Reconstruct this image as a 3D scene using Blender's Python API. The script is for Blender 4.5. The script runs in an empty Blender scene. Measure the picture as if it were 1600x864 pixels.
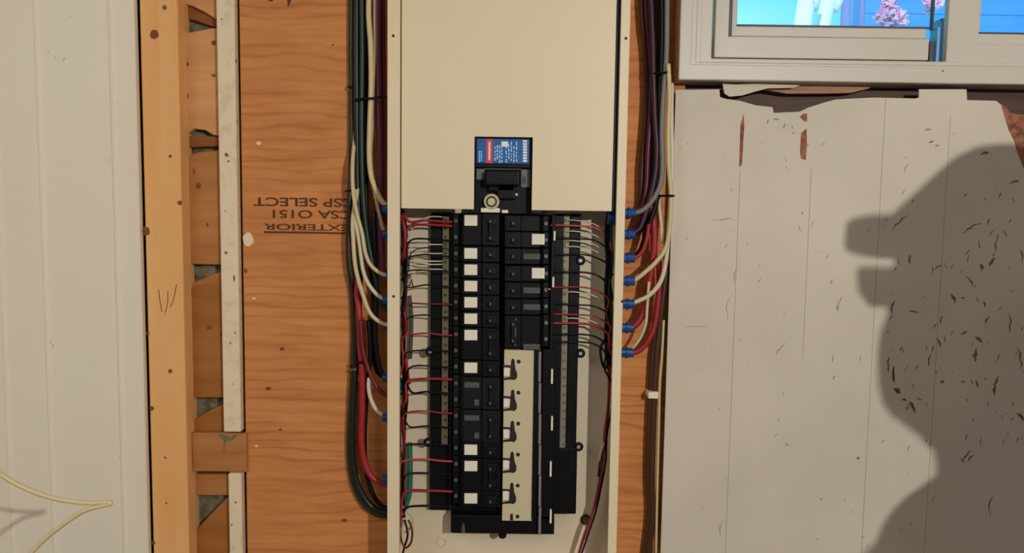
import bpy, bmesh, math, random
from mathutils import Vector, Matrix
random.seed(11)
sc = bpy.context.scene
C = sc.collection
PI = math.pi
# ------------------------------------------------------------------ camera
F = 1200.0                       # focal length in pixels of the 1600x864 frame
H = 1.50                         # lens height above the floor
CAM = Vector((0.0, -1.2, H))
PITCH, ROLL = math.radians(4.76), math.radians(0.8)
fwd = Vector((0, math.cos(PITCH), -math.sin(PITCH)))
r0 = Vector((1, 0, 0)); u0 = Vector((0, math.sin(PITCH), math.cos(PITCH)))
RI = r0 * math.cos(ROLL) + u0 * math.sin(ROLL)
UP = -r0 * math.sin(ROLL) + u0 * math.cos(ROLL)
cd = bpy.data.cameras.new('camera'); cam = bpy.data.objects.new('camera', cd); C.objects.link(cam)
cd.sensor_width = 36; cd.lens = 36 * F / 1600.0; cd.clip_start = 0.02; cd.clip_end = 200
m = Matrix((RI, UP, -fwd)).transposed().to_4x4(); m.translation = CAM
cam.matrix_world = m
sc.camera = cam

def at(px, py, Y):
    d = fwd * F + RI * (px - 800.0) + UP * (432.0 - py)
    return CAM + d * ((Y - CAM.y) / d.y)
def X(px, Y, py=432): return at(px, py, Y).x
def Z(py, Y, px=800): return at(px, py, Y).z

# ------------------------------------------------------------------ light
sc.view_settings.view_transform = 'Standard'; sc.view_settings.look = 'None'
sc.view_settings.gamma = 1; sc.view_settings.use_curve_mapping = False
sc.view_settings.exposure = 0.0
sc.cycles.max_bounces = 6; sc.cycles.diffuse_bounces = 3; sc.cycles.glossy_bounces = 2
sc.cycles.sample_clamp_indirect = 4
w = bpy.data.worlds.new('sky'); sc.world = w; w.use_nodes = True
bg = w.node_tree.nodes['Background']
bg.inputs[0].default_value = (0.11, 0.80, 1.0, 1); bg.inputs[1].default_value = 1.05
LAMP = Vector((0.85, -2.04, H + 0.393))
ld = bpy.data.lights.new('work_lamp', 'POINT'); ld.energy = 77; ld.color = (1.0, 0.985, 0.96); ld.shadow_soft_size = 0.014
lo = bpy.data.objects.new('work_lamp', ld); lo.location = LAMP; C.objects.link(lo)
ad = bpy.data.lights.new('left_fill', 'AREA'); ad.energy = 14; ad.color = (1.0, 0.95, 0.92); ad.shape = 'RECTANGLE'  # unseen fill light, added to brighten the left side
ad.size = 1.0; ad.size_y = 1.6
ao = bpy.data.objects.new('left_fill_light', ad); ao.location = (-1.25, -1.25, 2.26); ao.rotation_euler = (math.radians(20), 0, 0); C.objects.link(ao)
sd = bpy.data.lights.new('sun', 'SUN'); sd.energy = 2.4; sd.color = (1.0, 0.80, 0.86); sd.angle = 0.01
so = bpy.data.objects.new('sun', sd); so.rotation_euler = (math.radians(62), 0, math.radians(-18)); so.location = (0, -6, 8); C.objects.link(so)

# ------------------------------------------------------------------ materials
def lin(c):
    c /= 255.0
    return c / 12.92 if c <= 0.04045 else ((c + 0.055) / 1.055) ** 2.4
def rgb(r, g, b, k=1.0): return (min(lin(r) * k, .95), min(lin(g) * k, .95), min(lin(b) * k, .95), 1)
def mat(name, col, rough=0.6, metal=0.0, noise=None, spec=0.4, bump=None, trans=0):
    mt = bpy.data.materials.new(name); mt.use_nodes = True
    nt = mt.node_tree; b = nt.nodes['Principled BSDF']
    b.inputs['Base Color'].default_value = col; b.inputs['Roughness'].default_value = rough
    b.inputs['Metallic'].default_value = metal; b.inputs['Specular IOR Level'].default_value = spec
    if noise:
        scale, col2, lo_, hi_ = noise
        tc = nt.nodes.new('ShaderNodeTexCoord'); n = nt.nodes.new('ShaderNodeTexNoise')
        n.inputs['Scale'].default_value = scale; n.inputs['Detail'].default_value = 5
        nt.links.new(tc.outputs['Object'], n.inputs['Vector'])
        r = nt.nodes.new('ShaderNodeValToRGB'); r.color_ramp.elements[0].position = lo_; r.color_ramp.elements[1].position = hi_
        r.color_ramp.elements[0].color = col2; r.color_ramp.elements[1].color = col
        nt.links.new(n.outputs['Fac'], r.inputs['Fac']); nt.links.new(r.outputs['Color'], b.inputs['Base Color'])
        if bump:
            bp = nt.nodes.new('ShaderNodeBump'); bp.inputs['Strength'].default_value = bump; bp.inputs['Distance'].default_value = .002
            nt.links.new(n.outputs['Fac'], bp.inputs['Height']); nt.links.new(bp.outputs['Normal'], b.inputs['Normal'])
    return mt
def wood(name, c1, c2, vert=True, fine=60, rough=0.65, contrast=(.3, .7), bands=True):
    """long streaks of grain along z (vert) or x"""
    mt = bpy.data.materials.new(name); mt.use_nodes = True
    nt = mt.node_tree; N = nt.nodes; L = nt.links; b = N['Principled BSDF']; b.inputs['Roughness'].default_value = rough
    b.inputs['Specular IOR Level'].default_value = .25
    tc = N.new('ShaderNodeTexCoord')
    def streak(s_across, s_along, dist, det):
        mp = N.new('ShaderNodeMapping'); L.new(tc.outputs['Object'], mp.inputs['Vector'])
        mp.inputs['Scale'].default_value = (s_across, s_across, s_along) if vert else (s_along, s_across, s_across)
        n = N.new('ShaderNodeTexNoise'); n.inputs['Scale'].default_value = 1; n.inputs['Detail'].default_value = det
        n.inputs['Distortion'].default_value = dist; L.new(mp.outputs['Vector'], n.inputs['Vector']); return n
    n1 = streak(fine, fine * .07, .6, 3); n2 = streak(fine * .25, fine * .06, 1.5, 2)
    mx = N.new('ShaderNodeMath'); mx.operation = 'ADD'; L.new(n1.outputs['Fac'], mx.inputs[0]); L.new(n2.outputs['Fac'], mx.inputs[1])
    hf = N.new('ShaderNodeMath'); hf.operation = 'MULTIPLY'; hf.inputs[1].default_value = .5; L.new(mx.outputs[0], hf.inputs[0])
    r = N.new('ShaderNodeValToRGB'); e = r.color_ramp.elements
    e[0].position, e[1].position = contrast; e[0].color = c2; e[1].color = c1
    L.new(hf.outputs[0], r.inputs['Fac']); L.new(r.outputs['Color'], b.inputs['Base Color'])
    bp = N.new('ShaderNodeBump'); bp.inputs['Strength'].default_value = .25; bp.inputs['Distance'].default_value = .001
    L.new(hf.outputs[0], bp.inputs['Height']); L.new(bp.outputs['Normal'], b.inputs['Normal'])
    return mt
K = 1.55
M = {}
M['paint_l'] = mat('white_panel_paint', rgb(214, 197, 174, K), .5, noise=(3, rgb(207, 191, 168, K), .3, .7))
M['paint_r'] = mat('aged_wall_paint', rgb(186, 175, 156, K), .6, noise=(5, rgb(176, 165, 145, K), .3, .7), bump=.1)
M['paint_s'] = mat('chipped_board_paint', rgb(206, 186, 152, K), .6, noise=(60, rgb(194, 172, 140, K), .3, .5))
M['vinyl'] = mat('white_vinyl', rgb(184, 176, 161, K), .4, noise=(4, rgb(178, 169, 153, K), .3, .7))
M['vinyl_bloom'] = mat('sky_bloom_vinyl', rgb(110, 160, 205, K), .3)  # blue bloom of the sky put into the colour of the track piece
M['gasket'] = mat('grey_gasket', rgb(90, 90, 95), .6)
M['enamel'] = mat('cream_enamel', rgb(204, 188, 154, K), .42, noise=(2.5, rgb(200, 182, 148, K), .3, .7))
M['enamel_in'] = mat('cream_enamel_inside', rgb(196, 182, 154, K), .5)
M['stud'] = wood('pine_stud', rgb(232, 162, 106, K), rgb(216, 143, 82, K), True, 40)
M['rough'] = wood('rough_pine', rgb(172, 120, 68, K), rgb(136, 84, 40, K), False, 40)
M['rough_pale'] = wood('rough_pine_pale', rgb(196, 146, 96, K), rgb(164, 114, 66, K), False, 40)
M['rough_brown'] = wood('rough_pine_brown', rgb(156, 102, 50, K), rgb(120, 72, 28, K), False, 40)
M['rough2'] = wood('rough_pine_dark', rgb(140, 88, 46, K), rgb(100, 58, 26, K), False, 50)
M['ply'] = wood('plywood_face', rgb(188, 124, 70, K), rgb(166, 102, 54, K), False, 85, contrast=(.32, .66))
nt = M['ply'].node_tree; N_ = nt.nodes; L_ = nt.links; pb = N_['Principled BSDF']
src = pb.inputs['Base Color'].links[0].from_socket
tc = N_.new('ShaderNodeTexCoord'); mp = N_.new('ShaderNodeMapping'); mp.inputs['Scale'].default_value = (4.5, 4.5, 13); L_.new(tc.outputs['Object'], mp.inputs['Vector'])
wv = N_.new('ShaderNodeTexWave'); wv.bands_direction = 'Z'; wv.inputs['Scale'].default_value = 1.35; wv.inputs['Distortion'].default_value = 9; wv.inputs['Detail'].default_value = 2.5; wv.inputs['Detail Scale'].default_value = .8
L_.new(mp.outputs['Vector'], wv.inputs['Vector'])
rr = N_.new('ShaderNodeValToRGB'); rr.color_ramp.elements[0].position = .0; rr.color_ramp.elements[0].color = (.66, .60, .56, 1); rr.color_ramp.elements[1].position = .30; rr.color_ramp.elements[1].color = (1, 1, 1, 1)
L_.new(wv.outputs['Fac'], rr.inputs['Fac'])
mm = N_.new('ShaderNodeMix'); mm.data_type = 'RGBA'; mm.blend_type = 'MULTIPLY'; mm.inputs[0].default_value = .5
nz = N_.new('ShaderNodeTexNoise'); nz.inputs['Scale'].default_value = 5; nz.inputs['Detail'].default_value = 3; L_.new(mp.outputs['Vector'], nz.inputs['Vector']); nz.inputs['Scale'].default_value = .9
nm = N_.new('ShaderNodeMapRange'); nm.inputs[1].default_value = .38; nm.inputs[2].default_value = .66; nm.inputs[3].default_value = .05; nm.inputs[4].default_value = .75
L_.new(nz.outputs['Fac'], nm.inputs[0]); L_.new(nm.outputs[0], mm.inputs[0])
L_.new(src, mm.inputs[6]); L_.new(rr.outputs['Color'], mm.inputs[7]); L_.new(mm.outputs[2], pb.inputs['Base Color'])
M['knot'] = mat('knot', rgb(132, 76, 36, 1.3), .6, noise=(250, rgb(100, 52, 22, 1.3), .3, .7))
M['ink'] = mat('stamp_ink', rgb(92, 52, 22, 1.2), .7)
M['paper'] = mat('building_paper', rgb(140, 132, 104), .9, noise=(60, rgb(96, 86, 62), .35, .6))
M['oldwood'] = wood('old_dark_lath', rgb(104, 82, 72, 1.2), rgb(66, 50, 44, 1.2), False, 50)
M['lath'] = wood('bare_lath', rgb(170, 132, 104, K), rgb(130, 92, 66, K), False, 60)
M['bare'] = mat('bare_reddish_fibre', rgb(140, 92, 68, K), .8, noise=(90, rgb(96, 52, 34, K), .35, .6), bump=.6)
M['chip'] = mat('paint_chip', rgb(118, 100, 80, 1.2), .8)
M['chipsoft'] = mat('paint_scuff', rgb(146, 134, 112, 1.4), .8)
M['chipred'] = mat('paint_chip_red', rgb(112, 68, 44, 1.2), .8)
M['floor'] = mat('concrete', rgb(130, 125, 118), .8, noise=(6, rgb(110, 105, 98), .3, .7))
M['room'] = mat('room_plaster', rgb(156, 152, 152), .8)
def plast(n, r, g, b, ro=.35, k=1.0, spec=.5): M[n] = mat(n.replace(' ', '_') + '_plastic', rgb(r, g, b, k), ro, spec=spec)
plast('black', 8, 8, 9, .45, 1, .25); plast('black2', 17, 18, 18, .5, 1, .3); plast('red', 160, 34, 38, .45, 1.1); plast('white', 200, 188, 160, .45, 1.3)
plast('pinkish', 186, 160, 136, .45, 1.2); plast('plum', 58, 22, 40, .45, 1.1); plast('cream', 196, 178, 132, .45, 1.3); plast('green', 14, 52, 34, .4, 1.0); plast('dgreen', 16, 30, 20, .4); plast('navy', 24, 28, 48, .4)
plast('purple', 92, 24, 56, .4, 1.2); plast('brown', 74, 42, 24, .45); plast('grey', 118, 112, 108, .5, 1.3); plast('blue', 20, 72, 132, .4, 1.1)
plast('olive', 60, 52, 26, .5); plast('dred', 108, 24, 26, .4, 1.2); plast('salmon', 190, 66, 48, .4, 1.2)
plast('label', 216, 206, 184, .6, 1.4); plast('greytext', 84, 84, 80, .6); plast('busbar_cream', 186, 172, 138, .5, 1.45); plast('teal', 44, 108, 88, .5, 1.3)
plast('lblue', 14, 86, 150, .5, 1.3); plast('lred', 206, 58, 62, .5, 1.4); plast('ltext', 150, 190, 224, .5, K); plast('lwhite', 220, 224, 228, .5, K)
plast('dgrey', 96, 100, 100, .5, 1.4)
M['brass'] = mat('dull_brass', rgb(110, 104, 74, 1.2), .5, .4); M['alu'] = mat('aluminium', rgb(134, 126, 106, 1.3), .5, .4)
M['lugmetal'] = mat('lug_metal', rgb(176, 168, 130, 1.5), .4, .3)
M['steel'] = mat('steel', rgb(180, 180, 176, 1.5), .3, .7); M['dark'] = mat('screw_recess', rgb(40, 34, 26), .6)
M['copper'] = mat('copper', rgb(200, 120, 70, 1.4), .3, .8)
M['skin'] = mat('skin', rgb(196, 146, 120), .5); M['denim'] = mat('denim', rgb(52, 64, 92), .8, noise=(300, rgb(40, 50, 76), .3, .7))
M['jacket'] = mat('canvas_jacket', rgb(96, 80, 58), .8, noise=(200, rgb(84, 68, 48), .3, .7)); M['cap'] = mat('cap_cloth', rgb(40, 42, 48), .8)
M['hair'] = mat('brown_hair', rgb(60, 42, 30), .7, noise=(300, rgb(40, 28, 20), .3, .7), bump=.8); M['boot'] = mat('leather', rgb(70, 48, 32), .5)
M['siding'] = mat('blue_siding', (.07, .33, .80, 1), .6, noise=(3, (.06, .29, .74, 1), .3, .7))
M['bark_white'] = mat('pale_bark', (.9, .85, .86, 1), .8); M['bark'] = mat('grey_bark', (.22, .28, .62, 1), .8)
M['leafpink'] = mat('pink_leaves', (.95, .5, .72, 1), .7)
g = bpy.data.materials.new('window_glass'); g.use_nodes = True; nt = g.node_tree; nt.nodes.clear()
o_ = nt.nodes.new('ShaderNodeOutputMaterial'); tr = nt.nodes.new('ShaderNodeBsdfTransparent'); gl = nt.nodes.new('ShaderNodeBsdfGlossy')
gl.inputs['Roughness'].default_value = .02; mixn = nt.nodes.new('ShaderNodeMixShader'); mixn.inputs[0].default_value = .05
nt.links.new(tr.outputs[0], mixn.inputs[1]); nt.links.new(gl.outputs[0], mixn.inputs[2]); nt.links.new(mixn.outputs[0], o_.inputs[0]); M['glass'] = g

# ------------------------------------------------------------------ mesh helpers
class MB:
    def __init__(s): s.bm = bmesh.new()
    def box(s, x0, x1, y0, y1, z0, z1):
        v = [s.bm.verts.new((x, y, z)) for x in (x0, x1) for y in (y0, y1) for z in (z0, z1)]
        for f in ((0, 1, 3, 2), (4, 6, 7, 5), (0, 4, 5, 1), (2, 3, 7, 6), (0, 2, 6, 4), (1, 5, 7, 3)): s.bm.faces.new([v[i] for i in f])
        return s
    def prism(s, pts, y0, y1):
        """pts: list of (x, z); extruded in y"""
        a = [s.bm.verts.new((x, y0, z)) for x, z in pts]; b = [s.bm.verts.new((x, y1, z)) for x, z in pts]; n = len(pts)
        s.bm.faces.new(a); s.bm.faces.new(b[::-1])
        for i in range(n): s.bm.faces.new([a[i], b[i], b[(i + 1) % n], a[(i + 1) % n]])
        return s
    def pprism(s, px, Y, th):
        return s.prism([(at(x, y, Y).x, at(x, y, Y).z) for x, y in px], Y, Y + th)
    def extz(s, pts, z0, z1):
        """pts: list of (x, y); extruded in z"""
        a = [s.bm.verts.new((x, y, z0)) for x, y in pts]; b = [s.bm.verts.new((x, y, z1)) for x, y in pts]; n = len(pts)
        s.bm.faces.new(a); s.bm.faces.new(b[::-1])
        for i in range(n): s.bm.faces.new([a[i], b[i], b[(i + 1) % n], a[(i + 1) % n]])
        return s
    def tube(s, pts, r, n=8, sub=6, rs=None):
        P = smooth(pts, sub) if sub > 1 else [Vector(p) for p in pts]
        if len(P) < 2: return s
        t = (P[1] - P[0]).normalized(); nrm = t.orthogonal().normalized(); rings = []
        for i, p in enumerate(P):
            t2 = (P[min(i + 1, len(P) - 1)] - P[max(i - 1, 0)]).normalized()
            q = t.rotation_difference(t2); nrm = q @ nrm; t = t2; b = t.cross(nrm)
            rr = r if rs is None else rs[0] + (rs[1] - rs[0]) * i / (len(P) - 1)
            rings.append([s.bm.verts.new(p + (nrm * math.cos(2 * PI * k / n) + b * math.sin(2 * PI * k / n)) * rr) for k in range(n)])
        for a, b in zip(rings, rings[1:]):
            for k in range(n): s.bm.faces.new([a[k], a[(k + 1) % n], b[(k + 1) % n], b[k]])
        s.bm.faces.new(rings[0][::-1]); s.bm.faces.new(rings[-1]); return s
    def cyl(s, p0, p1, r, n=16, r2=None):
        return s.tube([p0, p1], r, n, 1, rs=(r, r2 if r2 is not None else r))
    def torus(s, c, R, r, n=18, axis='y'):
        c = Vector(c); rings = []
        for i in range(n):
            a = 2 * PI * i / n; d = Vector((math.cos(a), 0, math.sin(a)))
            rings.append([s.bm.verts.new(c + d * (R + r * math.cos(2 * PI * k / 8)) + Vector((0, r * math.sin(2 * PI * k / 8), 0))) for k in range(8)])
        for i in range(n):
            a, b = rings[i], rings[(i + 1) % n]
            for k in range(8): s.bm.faces.new([a[k], b[k], b[(k + 1) % 8], a[(k + 1) % 8]])
        return s
    def blob(s, c, rx, ry, rz, seg=10, jit=0):
        vs = bmesh.ops.create_uvsphere(s.bm, u_segments=seg, v_segments=max(6, seg // 2 + 2), radius=1)['verts']
        for v in vs:
            k = 1 + random.uniform(-jit, jit); v.co = Vector((c[0] + v.co.x * rx * k, c[1] + v.co.y * ry * k, c[2] + v.co.z * rz * k))
        return s
    def build(s, name, m_, parent=None, bevel=0, smoothf=False, seg=2):
        bmesh.ops.recalc_face_normals(s.bm, faces=s.bm.faces)
        off = parent_loc(parent)
        bmesh.ops.translate(s.bm, verts=s.bm.verts, vec=-off)
        own = Vector((0, 0, 0))
        if parent is None and s.bm.verts:
            xs = [v.co.x for v in s.bm.verts]; ys = [v.co.y for v in s.bm.verts]; zs = [v.co.z for v in s.bm.verts]
            own = Vector(((min(xs) + max(xs)) / 2, (min(ys) + max(ys)) / 2, min(zs)))
            bmesh.ops.translate(s.bm, verts=s.bm.verts, vec=-own)
        me = bpy.data.meshes.new(name); s.bm.to_mesh(me); s.bm.free()
        o = bpy.data.objects.new(name, me); C.objects.link(o); o.location = own
        me.materials.append(M[m_] if isinstance(m_, str) else m_)
        if parent: o.parent = parent
        if smoothf:
            for p in me.polygons: p.use_smooth = True
        if bevel:
            b = o.modifiers.new('bevel', 'BEVEL'); b.width = bevel; b.segments = seg; b.limit_method = 'ANGLE'; b.angle_limit = .6
        return o
def parent_loc(p):
    v = Vector((0, 0, 0))
    while p is not None: v = v + p.location; p = p.parent
    return v
def smooth(pts, sub):
    P = [Vector(p) for p in pts]; out = []
    for i in range(len(P) - 1):
        a = P[max(i - 1, 0)]; b = P[i]; c = P[i + 1]; d = P[min(i + 2, len(P) - 1)]
        for k in range(sub):
            t = k / sub
            out.append(.5 * ((2 * b) + (c - a) * t + (2 * a - 5 * b + 4 * c - d) * t * t + (-a + 3 * b - 3 * c + d) * t ** 3))
    out.append(P[-1]); return out
def tag(o, label, cat, group=None, kind=None):
    if label: o['label'] = label
    if cat: o['category'] = cat
    if group: o['group'] = group
    if kind: o['kind'] = kind
    return o
def thing(name, label, cat, loc, group=None):
    o = bpy.data.objects.new(name, None); o.empty_display_size = .02; C.objects.link(o); o.location = loc
    return tag(o, label, cat, group)
def struct(o): o['kind'] = 'structure'; return o

# ------------------------------------------------------------------ room shell
XL, XR, YB, ZC = -1.7, 2.7, -4.2, 2.33
struct(MB().box(XL, XR, YB, .30, -.05, 0).build('floor', 'floor'))
struct(MB().box(XL - .1, XR + .1, YB - .1, .35, ZC, ZC + .1).build('ceiling', 'room'))
struct(MB().box(XL - .1, XL, YB, .35, 0, ZC).build('wall_far_left', 'room'))
struct(MB().box(XR, XR + .1, YB, .35, 0, ZC).build('wall_far_right', 'room'))
struct(MB().box(XL, XR, YB - .1, YB, 0, ZC).build('wall_behind', 'room'))

# white grooved panelling on the left
YW = .060
xe = X(220, YW)
prof = [(XL, YW + .012), (XL, YW)]
for s in (X(-60, YW), X(3, YW), X(70, YW), X(183, YW)):
    prof += [(s - .0024, YW), (s - .0018, YW + .001), (s - .0012, YW - .0026), (s - .0004, YW - .0040), (s + .0028, YW)]
prof += [(xe - .0015, YW), (xe, YW + .0015), (xe, YW + .012)]
wl = struct(MB().extz(prof, 0, ZC).build('wall_left', 'paint_l'))
b = MB()
for px, py, a, l in ((76, 82, .6, 3), (86, 90, -.3, 3), (100, 92, 1.2, 6), (110, 26, .3, 3), (82, 540, 1.4, 7), (79, 535, 1.3, 4), (183, 160, .2, 2), (170, 250, .9, 4), (186, 715, 0, 3)):
    p = at(px, py, YW - .0004); dx, dz = math.cos(a) * l / 2000, math.sin(a) * l / 2000; n_ = .0008
    b.prism([(p.x - dx, p.z - dz), (p.x + n_ * math.sin(a), p.z - n_ * math.cos(a)), (p.x + dx, p.z + dz), (p.x - n_ * math.sin(a), p.z + n_ * math.cos(a))], YW - .0003, YW + .0003)
b.build('scuff_marks', 'chipsoft', wl)

# wall core behind the cavity (building paper on sheathing)
struct(MB().box(XL, X(1043, .07), .124, .20, 0, ZC).build('wall_core', 'paper'))

# bare pine stud
YS = .070
def board(name, label, cat, x0, x1, y0, y1, z0, z1, m_, bev=.0025, group=None):
    o = MB().box(x0, x1, y0, y1, z0, z1).build(name, m_, None, bev)
    return tag(o, label, cat, group)
sx0, sx1 = xe + .004, X(286, YS)
stud = board('wall_stud', 'bare pine wall stud with brown knots beside the white panelling', 'stud', sx0, sx1, YS, .118, 0, ZC, 'stud', .003)
def knots(parent, lst, Y, mname='knot', name='knot'):
    for (px, py, r, s_) in lst:
        p = at(px, py, Y); pts = []
        for k in range(14):
            a = 2 * PI * k / 14; rr = r / 1000 * (1 + random.uniform(-.12, .12)); pts.append((p.x + math.cos(a) * rr, p.z + math.sin(a) * rr * s_))
        MB().prism(pts, Y - .0003, Y + .0005).build(name, mname, parent)
knots(stud, [(241, 54, 7, 1.1), (257, 12, 3.5, 1.1), (266, 244, 2.6, 1), (228, 361, 7, 1), (281, 317, 4, 1), (231, 521, 2.8, 1), (266, 580, 3.6, 1), (237, 638, 4, 1), (258, 715, 1.8, 1), (260, 786, 1.8, 1), (240, 848, 3.5, .9)], YS)
b = MB()
for l in ([(248, 452), (250, 470), (253, 487)], [(262, 455), (262, 472), (258, 489)], [(276, 444), (271, 468), (266, 480)]):
    b.tube([at(x, y, YS) for x, y in l], .0007, 6, 4)
b.build('pencil_mark', 'knot', stud)

# rough boards at the back of the stud bay
YR = .102
def rboard(px, Y, label, m_='rough', kn=()):
    o = MB().pprism(px, Y, .018).build('sheathing_board', m_, None, .0015)
    tag(o, label, 'board', None)
    for k in kn: knots(o, [k], Y)
    return o
xl_, xr_ = 270, 362
rboard([(xl_, -120), (xr_, -120), (xr_, 34), (336, 29), (318, 18), (300, 9), (xl_, 2)], YR, 'rough pine board at the very top of the stud bay', 'rough_pale')
rboard([(xl_, -2), (300, 8), (334, 27), (xr_, 30), (xr_, 43), (334, 42), (300, 31), (xl_, 27)], YR + .010, 'recessed slat, darkened for shade, under the top board of the stud bay', 'rough2')  # darker wood stands in for the shaded face below the top board
rboard([(xl_, 53), (300, 50), (330, 44), (xr_, 42), (xr_, 214), (333, 211), (320, 203), (303, 201), (294, 208), (xl_, 210)], YR, 'second rough board down the stud bay with two knots near its left edge', 'rough_pale',
       [(292, 100, 3.5, 1), (334, 67, 3.6, 1.2), (291, 150, 4, 1.4), (334, 118, 3.5, .8)])
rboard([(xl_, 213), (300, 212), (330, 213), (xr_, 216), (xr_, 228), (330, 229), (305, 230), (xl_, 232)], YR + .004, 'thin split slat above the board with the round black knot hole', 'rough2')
rboard([(xl_, 246), (296, 243), (310, 238), (330, 236), (xr_, 233), (xr_, 414), (xl_, 412)], YR, 'rough pine board with a round black knot hole and a crack above it', 'rough',
       [(310, 290, 4.6, 1.1), (303, 268, 1.6, 3), (324, 351, 2, 1.6)])
rboard([(xl_, 452), (300, 442), (xr_, 418), (xr_, 436), (xl_, 464)], YR + .003, 'slanting slat below the upper grey paper gap', 'rough')
rboard([(xl_, 462), (300, 449), (xr_, 432), (xr_, 621), (xl_, 622)], YR, 'rough brown board in the middle of the stud bay with a slanting knot', 'rough_brown',
       [(297, 457, 3.6, 1.9), (327, 512, 5, .7), (346, 522, 2.5, 1)])
rboard([(xl_, 670), (300, 657), (330, 640), (xr_, 626), (xr_, 674), (xl_, 674)], YR, 'short rough board just above the horizontal blocking', 'rough_brown')
rboard([(xl_, 741), (xr_, 741), (xr_, 774), (xl_, 774)], YR, 'narrow rough board just below the horizontal blocking', 'rough')
rboard([(xl_, 858), (300, 834), (330, 803), (xr_, 770), (xr_, 980), (xl_, 980)], YR, 'rough board with a steep slanting top at the bottom of the bay', 'rough_brown')
# small block fixed between stud and plywood
bl = MB().box(sx1 + .001, X(381, .088), .088, .101, at(340, 737, .088).z, at(340, 677, .088).z).build('blocking', 'rough', None, .0015)
tag(bl, 'horizontal wood block crossing the bay below the chipped white board', 'block')
b = MB()
for px in ([(340, 678), (352, 680), (360, 684), (366, 679), (372, 680), (362, 688), (352, 690), (346, 686)], [(350, 690), (353, 690), (351, 704), (347, 707)]):
    b.pprism(px, .0875, .0006)
b.build('glue_smear', 'paper', bl)
# chipped white board, two lengths
def strip(z0, z1, pxl, pxr, label, marks):
    o = MB().box(X(pxl, .084, 432), X(pxr, .084, 432), .084, .1015, z0, z1).build('painted_batten', 'paint_s', None, .002)
    tag(o, label, 'batten', 'white battens in the stud bay')
    for (px, py, w_, h_) in marks:
        p = at(px, py, .084); pts = []
        for k in range(9):
            a = 2 * PI * k / 9; rr = 1 + random.uniform(-.3, .3); pts.append((p.x + math.cos(a) * w_ / 2000 * rr, p.z + math.sin(a) * h_ / 2000 * rr))
        MB().prism(pts, .0836, .0842).build('nail_mark', 'chip', o)
    return o
strip(at(360, 675, .084).z, ZC, 345, 372.5, 'long chipped white batten above the wooden block', [(354, 242, 6, 6), (357, 252, 4, 3), (353, 395, 5, 6), (366, 434, 3, 12), (346, 30, 2, 3), (369, 95, 3, 5), (360, 536, 3, 4), (367, 520, 2, 4), (371, 190, 2, 3), (352, 330, 2, 3), (364, 600, 2, 3)])
strip(0, at(360, 740, .084).z, 351, 372, 'short white batten below the wooden block', [(368, 785, 5, 3), (362, 820, 3, 3)])

# plywood backboard
YP = .095
px0, px1 = X(380, YP), X(1043, YP) + .02
ply = MB().box(px0, px1, YP, YP + .012, .1, ZC).build('plywood_sheet', 'ply', None, .001)
tag(ply, 'orange brown plywood backboard with an upside-down black stamp behind the panel', 'plywood')
knots(ply, [(419, 607, 5, .6), (441, 545, 4.5, .65), (438, 671, 3, .6), (538, 813, 5, .6), (384, 423, 3, 1.4), (520, 70, 2, .8)], YP)
for (px, py, r, s_) in ((388, 374, 9, 1.3), (404, 224, 4, .8), (397, 466, 3, .6), (401, 697, 3, .6)):
    knots(ply, [(px, py, r, s_)], YP, 'paint_s', 'paint_spot')
def text(txt, parent, px_r, py_mid, h, width_px, Y, m_, rot=PI, th=.0002, name='stamp'):
    cu = bpy.data.curves.new('t', 'FONT'); cu.body = txt; cu.size = 1; cu.offset = .022
    to = bpy.data.objects.new('t', cu); C.objects.link(to); bpy.context.view_layer.update()
    me = bpy.data.meshes.new_from_object(to.evaluated_get(bpy.context.evaluated_depsgraph_get()))
    bpy.data.objects.remove(to)
    xs = [v.co.x for v in me.vertices]; ys = [v.co.y for v in me.vertices]
    w_, hh = max(xs) - min(xs), max(ys) - min(ys); cx, cy = (max(xs) + min(xs)) / 2, (max(ys) + min(ys)) / 2
    c = at(px_r - width_px / 2, py_mid, Y); sx = (at(px_r, py_mid, Y).x - at(px_r - width_px, py_mid, Y).x)
    sz = at(px_r, py_mid - h / 2, Y).z - at(px_r, py_mid + h / 2, Y).z
    sw, sh = (sx, sz) if abs(math.sin(rot)) < .5 else (sz, sx)
    off = parent_loc(parent)
    for v in me.vertices:
        u = (v.co.x - cx) / w_ * sw; t = (v.co.y - cy) / hh * sh
        v.co = Vector((c.x + u * math.cos(rot) - t * math.sin(rot), Y - th, c.z + u * math.sin(rot) + t * math.cos(rot))) - off
    o = bpy.data.objects.new(name, me); C.objects.link(o); me.materials.clear(); me.materials.append(M[m_]); o.parent = parent
    return o
text('CSP SELECT', ply, 556, 316, 14, 160, YP, 'ink')
text('CSA O151', ply, 550, 335, 13, 124, YP, 'ink')
text('EXTERIOR', ply, 546, 355, 10, 134, YP, 'ink')
MB().pprism([(412, 361), (546, 363), (546, 366), (412, 364)], YP - .0003, .0004).build('stamp_underline', 'ink', ply)
b = MB()
for px in ([(418, -4), (428, -4), (426, 2), (420, 2)], [(446, -6), (456, -6), (454, 4), (451, 10), (449, 9), (449, 2)]): b.pprism(px, YP - .0003, .0004)
b.build('stamp', 'ink', ply)

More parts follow.
